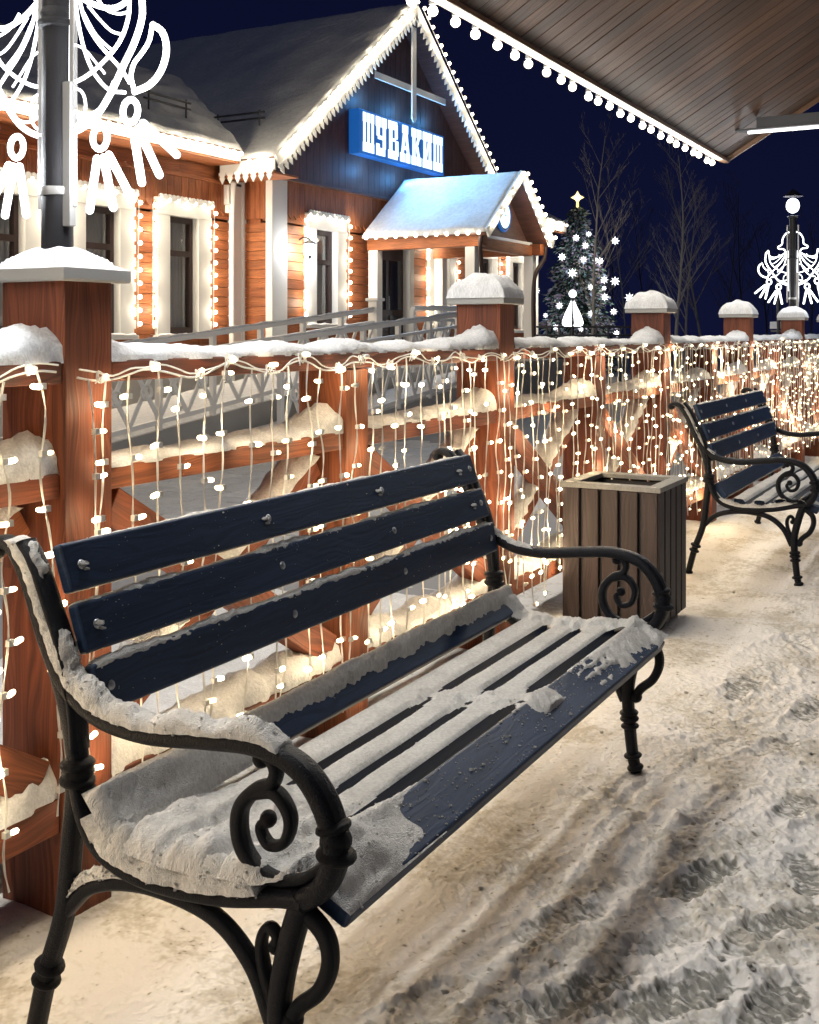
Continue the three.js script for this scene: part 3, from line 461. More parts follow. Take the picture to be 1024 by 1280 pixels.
{ // loose crystals and crumbs on the snow of the near bench
  const l = [], at = V();
  bench.updateMatrixWorld(true);
  const lists = []; bench.traverse((o) => { if (o.isMesh && /^(seat_snow|slat_snow|snow)$/.test(o.name)) lists.push(o); });
  for (const o of lists) {
    const p = o.geometry.attributes.position, n = o.geometry.attributes.normal, idx = o.geometry.index, many = o.name === 'seat_snow' ? 1500 : o.name === 'snow' ? 240 : 160;
    for (let k = 0; k < many; k++) { const i = idx.getX(Math.floor(rnd() * idx.count)); if (o.name === 'seat_snow' && p.getX(i) > 0.34 && rnd() < 0.45) continue; at.fromBufferAttribute(p, i).applyMatrix4(o.matrixWorld); bench.worldToLocal(at); const r = 0.0008 + 0.0022 * Math.pow(rnd(), 2.2); l.push([at.x + rr(-0.003, 0.003), at.y - r * 0.35, at.z + rr(-0.003, 0.003), r]); }
  }
  part(bench, 'snow_crystals', clumps(l, 0), M.benchSnow).userData.kind = 'stuff';
}
const bench2 = makeBench(5.50, 'blue slatted bench with black scrolled iron ends beyond the litter bin', M.navy, 'iron park benches along the fence');
{
  part(bench2, 'seat_snow', seatSnow({ height(x, k, on, t, a) { if (!on || k === 0) return 0; const e = Math.min(t, 1 - t) * 0.09, rim = Math.sqrt(clamp(1 - Math.pow(1 - Math.min(1, e / 0.012), 2))); return k === 4 ? rim * 0.006 * sstep(0.1, 0.5, n2(x * 5, t)) : rim * (0.012 + 0.004 * n2(x * 9, k * 3) + 0.002 * n2(x * 60, a * 60)); } }), M.benchSnow);
  const f = bench2.children.find((o) => o.name === 'side_frame');
  part(f, 'snow', barSnow('arm', 0.08, 0.36, 0.034, 0.006), M.benchSnow); part(f, 'snow', barSnow('seat', 0.2, 0.9, 0.046, 0.012), M.benchSnow);
  for (const [z, y, a] of BACK) part(bench2, 'slat_snow', mound(V(0.05, y + 0.041, z - 0.01), V(XL - 0.05, y + 0.041, z - 0.01), 0.02, 0.005, { step: 0.012, f: 5, edge: 0.3, rough: 0.4, nv: 7 }), M.benchSnow);
}
// ---------------------------------------------------------------- litter bin
{
  const b = thing('litter_bin', 'square litter bin clad in dark brown vertical slats with a frosted rim', 'litter bin', [4.52, 0, -1.455]);
  const h = 0.203, t0 = 0.035, t1 = 0.568;
  part(b, 'base', rbx(-h + 0.03, h - 0.03, -0.01, 0.10, -h + 0.03, h - 0.03, 0.004), M.binFrame);
  part(b, 'liner', join([bx(-h + 0.022, h - 0.022, 0.06, 0.075, -h + 0.022, h - 0.022), bx(-h + 0.022, -h + 0.030, 0.075, t1 - 0.01, -h + 0.022, h - 0.022), bx(h - 0.030, h - 0.022, 0.075, t1 - 0.01, -h + 0.022, h - 0.022), bx(-h + 0.030, h - 0.030, 0.075, t1 - 0.01, -h + 0.022, -h + 0.030), bx(-h + 0.030, h - 0.030, 0.075, t1 - 0.01, h - 0.030, h - 0.022)]), M.binFrame);
  const nS = 5, pitch = 2 * h / nS;
  for (let s = 0; s < 4; s++) for (let k = 0; k < nS; k++) { const g = rbx(-pitch / 2 + 0.007, pitch / 2 - 0.007, t0, t1, -0.011, 0.011, 0.004).translate(-h + pitch * (k + 0.5), 0, h - 0.011).rotateY(s * Math.PI / 2); part(b, 'slat', g, rnd() < 0.5 ? M.binWood : M.binWood2); }
  for (let s = 0; s < 4; s++) { const sh = new THREE.Shape([new THREE.Vector2(-h - 0.004, h + 0.004), new THREE.Vector2(h + 0.004, h + 0.004), new THREE.Vector2(h - 0.05, h - 0.05), new THREE.Vector2(-h + 0.05, h - 0.05)]); const g = new THREE.ExtrudeGeometry(sh, { depth: 0.016, bevelEnabled: true, bevelSize: 0.002, bevelThickness: 0.002, bevelSegments: 1 }).rotateX(Math.PI / 2).translate(0, t1 + 0.018, 0).rotateY(s * Math.PI / 2); part(b, 'rim', g, M.frost); }
  part(b, 'snow', join([mound(V(-h, t1 + 0.019, -h + 0.02), V(h, t1 + 0.019, -h + 0.02), 0.04, 0.006, { step: 0.01, edge: 0.3 }), mound(V(-h + 0.02, t1 + 0.019, -h), V(-h + 0.02, t1 + 0.019, h), 0.04, 0.006, { step: 0.01, edge: 0.3 })]), M.benchSnow);
}

// ---------------------------------------------------------------- canopy over the walkway
{
  const EZ = -2.0, EY = 2.525, SL = 0.6, RZ = 1.2, XE = 8.62, XS = -3.0, at = (z) => EY + SL * (z - EZ), ang = Math.atan(SL), LEN = (RZ - EZ) / Math.cos(ang);
  const c = thing('canopy_roof', 'pitched timber canopy with a dark boarded ceiling above the walkway', 'canopy');
  let n = 0;
  for (let x = XS; x < XE - 0.01; n++) {
    const w = Math.min(rr(0.105, 0.125), XE - x);
    const g = uvBox(new RoundedBoxGeometry(w - 0.004, 0.018, LEN, 1, 0.003)).rotateX(-ang).translate(x + w / 2, (EY + at(RZ)) / 2 + rr(-0.0015, 0.0015), (EZ + RZ) / 2);
    part(c, 'ceiling_board', g, [M.soffit, M.soffit2, M.soffit3][rnd() * 3 | 0]); x += w;
  }
  const lift = V(0, Math.cos(ang), -Math.sin(ang));
  const slab = (z0, z1, up0, up1, mat, name, x0, x1) => { const L = Math.hypot(z1 - z0, at(z1) - at(z0)); const g = new THREE.BoxGeometry(x1 - x0, up1 - up0, L); uvBox(g).rotateX(-ang).translate((x0 + x1) / 2, (at(z0) + at(z1)) / 2, (z0 + z1) / 2).translate(0, lift.y * (up0 + up1) / 2, lift.z * (up0 + up1) / 2); return part(c, name, g, mat); };
  slab(EZ, RZ, 0.012, 0.09, M.dark, 'roof_deck', XS, XE);
  part(c, 'eave_board', rbx(XS, XE + 0.02, EY - 0.03, EY + 0.085, EZ - 0.035, EZ - 0.008, 0.004), M.fasciaWood);
  part(c, 'eave_batten', rbx(XS, XE, EY - 0.042, EY - 0.016, EZ - 0.006, EZ + 0.042, 0.004), M.fasciaWood);
  { const a = V(XE + 0.012, at(EZ) + 0.01, EZ), b = V(XE + 0.012, at(RZ) + 0.01, RZ); part(c, 'verge_board', beam(a, b, 0.022, 0.10), M.fasciaWood); }
  // the other slope and the posts that carry it, outside the picture
  { const g = uvBox(new THREE.BoxGeometry(XE - XS, 0.1, LEN)).rotateX(ang).translate((XS + XE) / 2, (EY + at(RZ)) / 2 + 0.05, RZ + (RZ - EZ) / 2); part(c, 'roof_deck', g, M.soffit); }
  for (const x of [-2.6, 2.1, 8.2]) part(c, 'post', rbx(x - 0.07, x + 0.07, -0.05, EY + 0.12, 2 * RZ - EZ - 0.32, 2 * RZ - EZ - 0.18, 0.006), M.fence);
  for (const x of [-4.0 + 1.2, 2.1, 8.14]) {
    part(c, 'tie_beam', join([rbx(x - 0.04, x + 0.04, 2.628, 2.640, -1.80, 4.2, 0.002), rbx(x - 0.005, x + 0.005, 2.640, 2.72, -1.66, 4.06, 0.002)]), M.metal);
    const t = thing('tube_lamp', x > 8 ? 'white tube lamp under the steel tie beam at the far end of the canopy' : `white tube lamp under the canopy ${x < 0 ? 'behind the viewer' : 'above the viewer'}`, 'lamp', [x, 2.612, x > 8 ? 1.0 : -0.6], 'tube lamps under the canopy');
    part(t, 'lamp_tube', x > 8 ? rbx(-0.012, 0.012, -0.004, 0.014, -2.72, 2.5, 0.004) : rbx(-0.018, 0.018, -0.010, 0.014, -1.15, 1.15, 0.006), G.tubeLamp);
    const l = new THREE.RectAreaLight(COOL, 1, 0.036, x > 8 ? 5.0 : 2.3); l.intensity = x > 8 ? 80 : x > 0 ? 9 : 5; l.position.set(0, -0.014, 0); l.rotation.x = -Math.PI / 2; t.add(l);
  }
  // string of round bulbs along the eave
  const s = thing('bulb_string', 'string of round warm bulbs along the eave of the timber canopy', 'string lights', [0, EY, EZ]);
  const bg = new THREE.SphereGeometry(0.021, 14, 10), sg = new THREE.CylinderGeometry(0.013, 0.015, 0.03, 10), wp = [];
  for (let x = -2.8; x < 8.5; x += 0.198) {
    const dx = x + rr(-0.03, 0.03), dy = -0.026 + rr(-0.008, 0.006);
    const m = part(s, 'bulb', bg, G.soft); m.position.set(dx, dy - 0.03, -0.05);
    const k = part(s, 'socket', sg, M.wireDark); k.position.set(dx, dy + 0.010, -0.05);
    lamp(s, dx, dy - 0.03, -0.05, EAVE, 0.52, 5); wp.push(V(dx, dy + 0.026, -0.05), V(dx + 0.1, dy + 0.016, -0.05));
  }
  part(s, 'cable', tube(wp, 0.0045, wp.length * 4, 5), M.wireDark);
}

// ---------------------------------------------------------------- station building
const GX = 17.5, GZ = -9.5, WZ = -10.0, LZ = -10.6, TIPX = 13.29, TIPY = 3.75, APY = 7.03, BACKZ = -16;
const house = thing('station_building', 'orange timber station building with a tall gable, white trim and snowy roofs', 'building');
{
  const sid = () => [M.siding, M.siding2, M.siding3][rnd() * 3 | 0];
  // plinth and solid wall behind the boards
  part(house, 'plinth', join([bx(3, 13.87, -0.05, 0.72, -15.4, LZ + 0.06), bx(13.87, 21.13, -0.05, 0.72, -15.4, WZ + 0.06), bx(21.13, 25.6, -0.05, 0.72, -15.4, LZ + 0.06)]), M.plinth);
  part(house, 'wall', join([bx(3, 13.9, 0.72, 3.9, -15.3, LZ - 0.24), bx(13.93, 21.07, 0.72, 3.9, -15.3, WZ - 0.24), bx(21.1, 25.55, 0.72, 3.9, -15.3, LZ - 0.24)]), M.siding3);
  // boards on stretches of wall between the openings: [x0, x1, z]
  const wins = { wing: [9.30, 10.92, 12.54].map((c) => [c, 0.62]), gable: [[15.37, 0.62], [19.5, 0.62]], right: [[22.9, 0.55], [24.6, 0.55]] };
  const runs = [];
  const stretch = (x0, x1, z, ws) => { let a = x0; for (const [c, w] of ws) { runs.push([a, c - w / 2 - 0.06, z]); a = c + w / 2 + 0.06; } runs.push([a, x1, z]); };
  stretch(3, 13.9, LZ, [[6.06, 0.62], [7.68, 0.62], ...wins.wing]); stretch(13.93, 16.75, WZ, [wins.gable[0]]); stretch(18.3, 21.07, WZ, [wins.gable[1]]); stretch(21.1, 25.55, LZ, wins.right);
  for (const [a, b, z] of runs) {
    for (let y = 0.74; y < 2.86; y += 0.142) part(house, 'siding_board', bx(a, b, y, Math.min(y + 0.134, 2.9), z - 0.2, z - 0.002 + rr(-0.003, 0.003)), sid());
  }
  // below and above the windows
  for (const [c, w, z, b, t] of [...[6.06, 7.68, ...wins.wing.map((q) => q[0])].map((c) => [c, 0.62, LZ, 1.22, 2.83]), ...wins.gable.map(([c, w]) => [c, w, WZ, 1.38, 2.85]), ...wins.right.map(([c, w]) => [c, w, LZ, 1.3, 2.83])]) for (let y = 0.74; y < b - 0.1; y += 0.142) part(house, 'siding_board', bx(c - w / 2 - 0.058, c + w / 2 + 0.058, y, Math.min(y + 0.134, b - 0.02), z - 0.2, z - 0.004), sid());
  // upright boards above, their lower ends cut to points
  const upright = (x0, x1, z, y1) => { for (let x = x0; x < x1 - 0.03; x += 0.15) { const w = Math.min(0.144, x1 - x); const s = new THREE.Shape([new THREE.Vector2(0, 3.02), new THREE.Vector2(w / 2, 2.95), new THREE.Vector2(w, 3.02), new THREE.Vector2(w, y1), new THREE.Vector2(0, y1)]); part(house, 'upright_board', uvBox(new THREE.ExtrudeGeometry(s, { depth: 0.024, bevelEnabled: false })).translate(x, 0, z - 0.002 + rr(-0.002, 0.002)), sid()); } };
  part(house, 'wall_band', join([bx(3, 13.9, 2.9, 3.9, LZ - 0.2, LZ - 0.006), bx(13.93, 21.07, 2.9, 3.6, WZ - 0.2, WZ - 0.006), bx(21.1, 25.55, 2.9, 3.9, LZ - 0.2, LZ - 0.006)]), M.siding);
  upright(8.0, 13.86, LZ, 3.42); upright(14.3, 20.7, WZ, 3.54); upright(21.4, 25.5, LZ, 3.42);
  part(house, 'cornice', rbx(3, 13.86, 3.42, 3.47, LZ - 0.01, LZ + 0.05, 0.006), M.siding2); part(house, 'cornice', rbx(21.2, 25.5, 3.42, 3.47, LZ - 0.01, LZ + 0.05, 0.006), M.siding2);
  // side of the projecting gable bay
  for (let y = 0.74; y < 2.86; y += 0.142) part(house, 'siding_board', bx(13.90, 14.1, y, y + 0.134, LZ + 0.09, WZ - 0.11), sid());
  for (let z = LZ + 0.10; z < WZ - 0.14; z += 0.095) part(house, 'upright_board', bx(13.885, 14.1, 2.93, 3.56, z, z + 0.089), sid());
  // corner boards
  for (const [x0, x1, z0, z1] of [[13.86, 14.26, WZ - 0.1, WZ + 0.03], [20.74, 21.14, WZ - 0.1, WZ + 0.03], [13.62, 13.88, LZ - 0.05, LZ + 0.05], [13.86, 13.96, LZ - 0.05, LZ + 0.09], [25.3, 25.62, LZ - 0.1, LZ + 0.04], [21.14, 21.36, LZ - 0.05, LZ + 0.05]]) part(house, 'corner_board', rbx(x0, x1, 0.72, 3.54, z0, z1, 0.01), M.white);
  part(house, 'bracket', join([rbx(13.46, 13.60, 3.12, 3.42, LZ, LZ + 0.12, 0.01), rbx(13.49, 13.57, 3.0, 3.12, LZ, LZ + 0.10, 0.02)]), M.white);
  part(house, 'drainpipe', tube([V(13.55, 3.45, LZ + 0.14), V(13.55, 3.2, LZ + 0.12), V(13.56, 2.9, LZ + 0.10), V(13.56, 0.1, LZ + 0.10)], 0.045, 30, 10), M.white);
  // windows
  const window_ = (cx, w, y0, y1, z) => {
    const hw = w / 2, T = 0.27, o = z + 0.045;
    const win = part(house, 'window', join([rbx(cx - hw - T, cx - hw, y0 - 0.06, y1 + 0.02, z - 0.09, o, 0.008), rbx(cx + hw, cx + hw + T, y0 - 0.06, y1 + 0.02, z - 0.09, o, 0.008), rbx(cx - hw - T, cx + hw + T, y1 + 0.022, y1 + 0.21, z - 0.09, o + 0.01, 0.008), rbx(cx - hw - T - 0.04, cx + hw + T + 0.04, y0 - 0.12, y0 - 0.062, z - 0.09, o + 0.05, 0.008), rbx(cx - hw - T - 0.05, cx + hw + T + 0.05, y1 + 0.212, y1 + 0.25, z - 0.05, o + 0.05, 0.006)]), M.white);
    part(win, 'sash', join([bx(cx - hw, cx - hw + 0.07, y0 - 0.05, y1 + 0.02, z - 0.13, z - 0.07), bx(cx + hw - 0.07, cx + hw, y0 - 0.05, y1 + 0.02, z - 0.13, z - 0.07), bx(cx - hw + 0.07, cx + hw - 0.07, y1 - 0.06, y1 + 0.02, z - 0.13, z - 0.07), bx(cx - hw + 0.07, cx + hw - 0.07, y0 - 0.05, y0 + 0.05, z - 0.13, z - 0.07), bx(cx - hw + 0.07, cx + hw - 0.07, y1 - 0.54, y1 - 0.46, z - 0.125, z - 0.065)]), M.sash);
    part(win, 'pane', bx(cx - hw + 0.06, cx + hw - 0.06, y0 + 0.04, y1 - 0.5, z - 0.112, z - 0.108), M.glass); part(win, 'pane', bx(cx - hw + 0.06, cx + hw - 0.06, y1 - 0.5, y1 - 0.05, z - 0.112, z - 0.108), M.glass);
    part(win, 'curtain', gridGeo(40, 2, (i, j) => [cx - hw + 0.02 + i / 39 * (w - 0.04), y0 + j * (y1 - y0), z - 0.18 + 0.012 * Math.sin(i * 1.25)]), M.curtain);
    // scalloped crown and notched side laths
    const sc = []; for (let x = cx - hw - T; x < cx + hw + T - 0.02; x += 0.086) sc.push(new THREE.CylinderGeometry(0.042, 0.042, 0.03, 10, 1, false, 0, Math.PI * 2).rotateX(Math.PI / 2).translate(x + 0.043, y1 + 0.262, o + 0.03));
    part(win, 'crown_trim', join(sc), M.white);
    const st = []; for (const s of [-1, 1]) for (let y = y0 + 0.02; y < y1; y += 0.17) st.push(rbx(cx + s * (hw + T + 0.02) - 0.022, cx + s * (hw + T + 0.02) + 0.022, y, y + 0.12, z - 0.01, o - 0.005, 0.01));
    part(win, 'side_trim', join(st), M.white);
    part(win, 'sill_snow', mound(V(cx - hw - T, y0 - 0.062, z + 0.07), V(cx + hw + T, y0 - 0.062, z + 0.07), 0.07, 0.025, { step: 0.03, nv: 7 }), M.snow);
  };
  for (const c of [6.06, 7.68, 9.30, 10.92, 12.54]) window_(c, 0.62, 1.22, 2.83, LZ);
  for (const [c, w] of wins.gable) window_(c, w, 1.38, 2.84, WZ);
  for (const [c, w] of wins.right) window_(c, w, 1.3, 2.83, LZ);
  // entrance door under the porch
  { const d = part(house, 'door', rbx(17.0, 18.17, 0.72, 2.78, WZ - 0.22, WZ - 0.1, 0.01), M.sash); for (const [a, b] of [[17.08, 17.52], [17.64, 18.08]]) { part(d, 'door_panel', rbx(a, b, 0.9, 1.5, WZ - 0.1, WZ - 0.085, 0.006), M.dark); part(d, 'door_glass', rbx(a, b, 1.6, 2.5, WZ - 0.1, WZ - 0.09, 0.004), std(0.03, 0.03, 0.035, 0.12)); } part(d, 'handle', tube([V(17.57, 1.6, WZ - 0.06), V(17.57, 1.85, WZ - 0.06)], 0.012, 4, 8), M.bolt); }
  part(house, 'door_surround', join([rbx(16.78, 16.998, 0.72, 2.95, WZ - 0.2, WZ + 0.04, 0.01), rbx(18.172, 18.34, 0.72, 2.95, WZ - 0.2, WZ + 0.04, 0.01), rbx(16.998, 18.172, 2.79, 2.95, WZ - 0.2, WZ + 0.04, 0.01)]), M.white);
  // gable field of dark boards, each one cut to the slope
  const slope = (APY - TIPY) / (GX - TIPX), roofY = (x) => APY - slope * Math.abs(x - GX);
  for (let x = 13.75; x < 21.2; x += 0.19) { const w = 0.182, a = roofY(x) - 0.09, b = roofY(x + w) - 0.09; if (Math.min(a, b) < 3.62) continue; const s = new THREE.Shape([new THREE.Vector2(0, 3.56), new THREE.Vector2(w, 3.56), new THREE.Vector2(w, b), ...(x < GX && x + w > GX ? [new THREE.Vector2(GX - x, APY - 0.09)] : []), new THREE.Vector2(0, a)]); part(house, 'gable_board', uvBox(new THREE.ExtrudeGeometry(s, { depth: 0.03, bevelEnabled: false })).translate(x, 0, WZ + 0.06 + rr(-0.002, 0.002)), rnd() < 0.5 ? M.gable : M.gable2); }
  part(house, 'gable_backing', (() => { const s = new THREE.Shape([new THREE.Vector2(13.8, 3.57), new THREE.Vector2(21.2, 3.57), new THREE.Vector2(GX, roofY(GX) - 0.1)]); return uvBox(new THREE.ExtrudeGeometry(s, { depth: 0.2, bevelEnabled: false })).translate(0, 0, WZ - 0.15); })(), M.gable);
  part(house, 'gable_base_rail', rbx(13.9, 21.1, 3.535, 3.585, WZ - 0.02, WZ + 0.11, 0.006), M.gable2);
  // main gable roof
  const TR = GX * 2 - TIPX;
  const roofQuad = (x0, y0, x1, y1, z0, z1, th) => { const g = beam(V((x0 + x1) / 2, (y0 + y1) / 2, z0), V((x0 + x1) / 2, (y0 + y1) / 2, z1), Math.hypot(x1 - x0, y1 - y0), th, 0); const c = V((x0 + x1) / 2, (y0 + y1) / 2, (z0 + z1) / 2); return g.translate(-c.x, -c.y, -c.z).rotateZ(Math.atan2(y1 - y0, x1 - x0)).translate(c.x, c.y, c.z); };
  const r1 = part(house, 'roof', roofQuad(TIPX, TIPY - 0.03, GX, APY - 0.03, GZ, BACKZ, 0.06), M.gable2), r2 = part(house, 'roof', roofQuad(GX + 0.01, APY - 0.04, TR, TIPY - 0.04, GZ, BACKZ, 0.06), M.gable2);
  part(r1, 'roof_snow', blanket(V(TIPX - 0.04, TIPY, GZ + 0.04), V(GX, APY + 0.02, GZ + 0.04), V(GX, APY + 0.02, BACKZ), V(TIPX - 0.04, TIPY, BACKZ), 110, 120, 0.05, { f: 0.9, amp: 0.35, fine: 0.12, round: 0.10 }), M.snow);
  part(r2, 'roof_snow', blanket(V(GX, APY + 0.02, GZ + 0.04), V(TR + 0.04, TIPY, GZ + 0.04), V(TR + 0.04, TIPY, BACKZ), V(GX, APY + 0.02, BACKZ), 50, 50, 0.05, { round: 0.10 }), M.snow);
  // bargeboards with sawn lace
  const tooth = () => { const s = new THREE.Shape([new THREE.Vector2(0, 0), new THREE.Vector2(0.13, 0), new THREE.Vector2(0.13, -0.025), new THREE.Vector2(0.098, -0.06), new THREE.Vector2(0.112, -0.085), new THREE.Vector2(0.065, -0.17), new THREE.Vector2(0.018, -0.085), new THREE.Vector2(0.032, -0.06), new THREE.Vector2(0, -0.025)]); const h = new THREE.Path(); h.absarc(0.065, -0.055, 0.018, 0, 7, false); s.holes.push(h); return new THREE.ExtrudeGeometry(s, { depth: 0.02, bevelEnabled: false, curveSegments: 6 }); };
  const lace = (a, b, ty = 0) => { const d = b.clone().sub(a), L = d.length(), n = Math.round(L / 0.134), out = [], m = new THREE.Matrix4(), ax = d.clone().normalize(), z = V(0, 1, 0).sub(ax.clone().multiplyScalar(ax.y)).normalize(); m.makeBasis(ax, z, ax.clone().cross(z)); for (let k = 0; k < n; k++) out.push(tooth().applyMatrix4(m).translate(...a.clone().addScaledVector(ax, k * L / n).toArray())); return join(out); };
  for (const [a, b] of [[V(TIPX, TIPY, GZ + 0.02), V(GX, APY, GZ + 0.02)], [V(GX, APY, GZ + 0.02), V(TR, TIPY, GZ + 0.02)]]) {
    const f = part(house, 'bargeboard', beam(a.clone().add(V(0, -0.06, 0)), b.clone().add(V(0, -0.06, 0)), 0.04, 0.17), M.white);
    part(f, 'lace_trim', lace(a.clone().add(V(0, -0.15, 0.012)), b.clone().add(V(0, -0.15, 0.012))), M.white);
  }
  { const f = part(house, 'eave_fascia', rbx(TIPX - 0.03, TIPX + 0.01, TIPY - 0.20, TIPY - 0.03, LZ + 0.1, GZ, 0.006), M.white); part(f, 'lace_trim', lace(V(TIPX - 0.035, TIPY - 0.19, LZ + 0.1), V(TIPX - 0.035, TIPY - 0.19, GZ)), M.white); }
  part(house, 'eave_soffit', join([bx(TIPX, 13.9, 3.50, 3.53, LZ + 0.05, GZ - 0.02), bx(21.1, TR, 3.50, 3.53, LZ, GZ - 0.02)]), M.siding2);
  part(house, 'eave_side', join([bx(TIPX - 0.01, TIPX + 0.02, 3.50, 3.70, LZ + 0.1, GZ - 0.01)]), M.siding2);
  // crossed boards at the gable top
  { const cr = part(house, 'gable_ornament', join([rbx(GX - 0.075, GX + 0.075, 4.98, 6.62, GZ - 0.03, GZ + 0.005, 0.01), lathe([[0, -0.08], [0.06, -0.05], [0.1, 0.03], [0.06, 0.14], [0, 0.16]], 10).scale(1, 1, 0.2).translate(GX, 5.0, GZ - 0.012)]), M.white); part(cr, 'cross_bar', rbx(16.2, 18.8, 5.46, 5.58, GZ - 0.06, GZ - 0.032, 0.008), M.white); }
  // wing roofs
  const wingRoof = (x0, x1, hip0, hip1) => {
    const ez = LZ + 0.5, rz = -13.4, ey = 3.87, ry = 5.75;
    const a = V(x0, ey, ez), b = V(x1, ey, ez), c = V(x1 - hip1, ry, rz), d = V(x0 + hip0, ry, rz);
    const slabG = (p, q, r, s, th) => { const g = new THREE.BufferGeometry(), n = q.clone().sub(p).cross(s.clone().sub(p)).normalize(); if (n.y < 0) n.negate(); const t = [p, q, r, s], lo = t.map((v) => v.clone().addScaledVector(n, -th)), all = [...t, ...lo]; g.setAttribute('position', new THREE.Float32BufferAttribute(all.flatMap((v) => v.toArray()), 3)); g.setIndex([0, 1, 2, 0, 2, 3, 4, 6, 5, 4, 7, 6, 0, 4, 5, 0, 5, 1, 1, 5, 6, 1, 6, 2, 2, 6, 7, 2, 7, 3, 3, 7, 4, 3, 4, 0]); const h = g.toNonIndexed(); h.computeVertexNormals(); return uvBox(h); };
    const rf = part(house, 'roof', slabG(a, b, c, d, 0.05), M.gable2);
    part(rf, 'roof_snow', blanket(a.clone().add(V(0, 0, 0.05)), b.clone().add(V(0, 0, 0.05)), c, d, 140, 60, 0.075, { f: 1.3, amp: 0.35, fine: 0.15, round: 0.12 }), M.snow);
    part(house, 'eave_fascia', rbx(x0, x1, ey - 0.17, ey - 0.02, ez - 0.02, ez + 0.012, 0.005), M.white);
    part(house, 'eave_soffit', bx(x0 + 0.02, x1 - 0.02, ey - 0.20, ey - 0.172, LZ - 0.05, ez), M.siding);
    return { a, b, c, d, slabG };
  };
  wingRoof(2.4, TIPX - 0.05, 0, -2.6);
  const R = wingRoof(TR - 0.9, 26.6, -1.5, 3.2);
  { const e = V(26.6, 3.87, -15.8), h = part(house, 'roof', R.slabG(R.b, e, R.c.clone().add(V(0, 0, -0.1)), R.c, 0.05), M.gable2); part(h, 'roof_snow', blanket(R.b, e, R.c.clone().add(V(0, 0, -0.1)), R.c, 40, 30, 0.14), M.snow); part(house, 'eave_soffit', bx(25.5, 26.55, 3.67, 3.70, -15.6, LZ + 0.4), M.siding); part(house, 'gutter', tube([V(25.7, 3.5, LZ + 0.1), V(25.7, 3.2, LZ + 0.08), V(25.7, 0.1, LZ + 0.08)], 0.05, 12, 8), M.white); }
  // snow guards on the roof
  for (const [x, z, dx, dz] of [[13.98, -10.2, 0, -1.0], [12.9, -10.75, -1.0, 0]]) { const y = dz ? roofY(x) : 4.27; part(house, 'snow_guard', join([0.10, 0.19].map((h) => tube([V(x, y + h + 0.1, z), V(x + dx, y + h + 0.1, z + dz)], 0.016, 2, 6)).concat([0.1, 0.9].map((t) => tube([V(x + dx * t, y, z + dz * t), V(x + dx * t, y + 0.33, z + dz * t)], 0.014, 2, 6)))), M.metal); }

  // porch
  const PX0 = 16.4, PX1 = 19.28, PC = (PX0 + PX1) / 2, PF = -7.6, PE = 2.82, PA = 3.93;
  const porch = new THREE.Group(); porch.name = 'porch'; house.add(porch);
  for (const [x0, y0, x1, y1] of [[PX0, PE, PC, PA], [PC + 0.005, PA - 0.005, PX1, PE - 0.005]]) part(porch, 'porch_roof', roofQuad(x0, y0 - 0.03, x1, y1 - 0.03, PF, WZ + 0.1, 0.05), M.gable2);
  part(porch, 'roof_snow', blanket(V(PX0 - 0.05, PE, PF + 0.05), V(PC, PA + 0.02, PF + 0.05), V(PC, PA + 0.02, WZ + 0.1), V(PX0 - 0.05, PE, WZ + 0.1), 50, 60, 0.065, { f: 1.2, amp: 0.22, fine: 0.06, round: 0.10 }), M.snow);
  part(porch, 'roof_snow', blanket(V(PC, PA + 0.02, PF + 0.05), V(PX1 + 0.05, PE, PF + 0.05), V(PX1 + 0.05, PE, WZ + 0.1), V(PC, PA + 0.02, WZ + 0.1), 30, 40, 0.065, { round: 0.10 }), M.snow);
  for (const [a, b] of [[V(PX0, PE - 0.02, PF + 0.03), V(PC, PA - 0.02, PF + 0.03)], [V(PC, PA - 0.02, PF + 0.03), V(PX1, PE - 0.02, PF + 0.03)]]) part(porch, 'bargeboard', beam(a, b, 0.04, 0.17), M.white);
  part(porch, 'gable_panel', (() => { const s = new THREE.Shape([new THREE.Vector2(PX0 + 0.35, PE + 0.02), new THREE.Vector2(PX1 - 0.35, PE + 0.02), new THREE.Vector2(PC, PA - 0.16)]); return uvBox(new THREE.ExtrudeGeometry(s, { depth: 0.04, bevelEnabled: false })).translate(0, 0, PF - 0.38); })(), M.gable);
  part(porch, 'gable_rail', rbx(PX0 + 0.2, PX1 - 0.2, PE - 0.04, PE + 0.015, PF - 0.40, PF - 0.30, 0.006), M.white);
  part(porch, 'beam', join([rbx(PX0 + 0.12, PX0 + 0.30, PE - 0.22, PE - 0.02, WZ + 0.1, PF - 0.1, 0.01), rbx(PX1 - 0.30, PX1 - 0.12, PE - 0.22, PE - 0.02, WZ + 0.1, PF - 0.1, 0.01), rbx(PX0 + 0.3, PX1 - 0.3, PE - 0.24, PE - 0.05, PF - 0.42, PF - 0.26, 0.01)]), M.siding);
  for (const [x, z] of [[PX0 + 0.21, PF - 0.34], [PX1 - 0.21, PF - 0.34], [PX0 + 0.21, WZ + 0.22], [PX1 - 0.21, WZ + 0.22]]) part(porch, 'post', rbx(x - 0.09, x + 0.09, 0.7, PE - 0.22, z - 0.09, z + 0.09, 0.012), M.white);
  part(porch, 'landing', bx(PX0 - 0.3, PX1 + 0.3, -0.05, 0.7, WZ + 0.06, PF + 0.1), M.plinth);
  part(porch, 'drainpipe', tube([V(PX0 + 0.05, PE - 0.06, PF - 0.1), V(PX0 + 0.05, PE - 0.26, PF - 0.12), V(PX0 + 0.3, PE - 0.6, PF - 0.2), V(PX0 + 0.32, PE - 0.9, PF - 0.22), V(PX0 + 0.32, 0.7, PF - 0.22)], 0.04, 30, 8), M.sash);
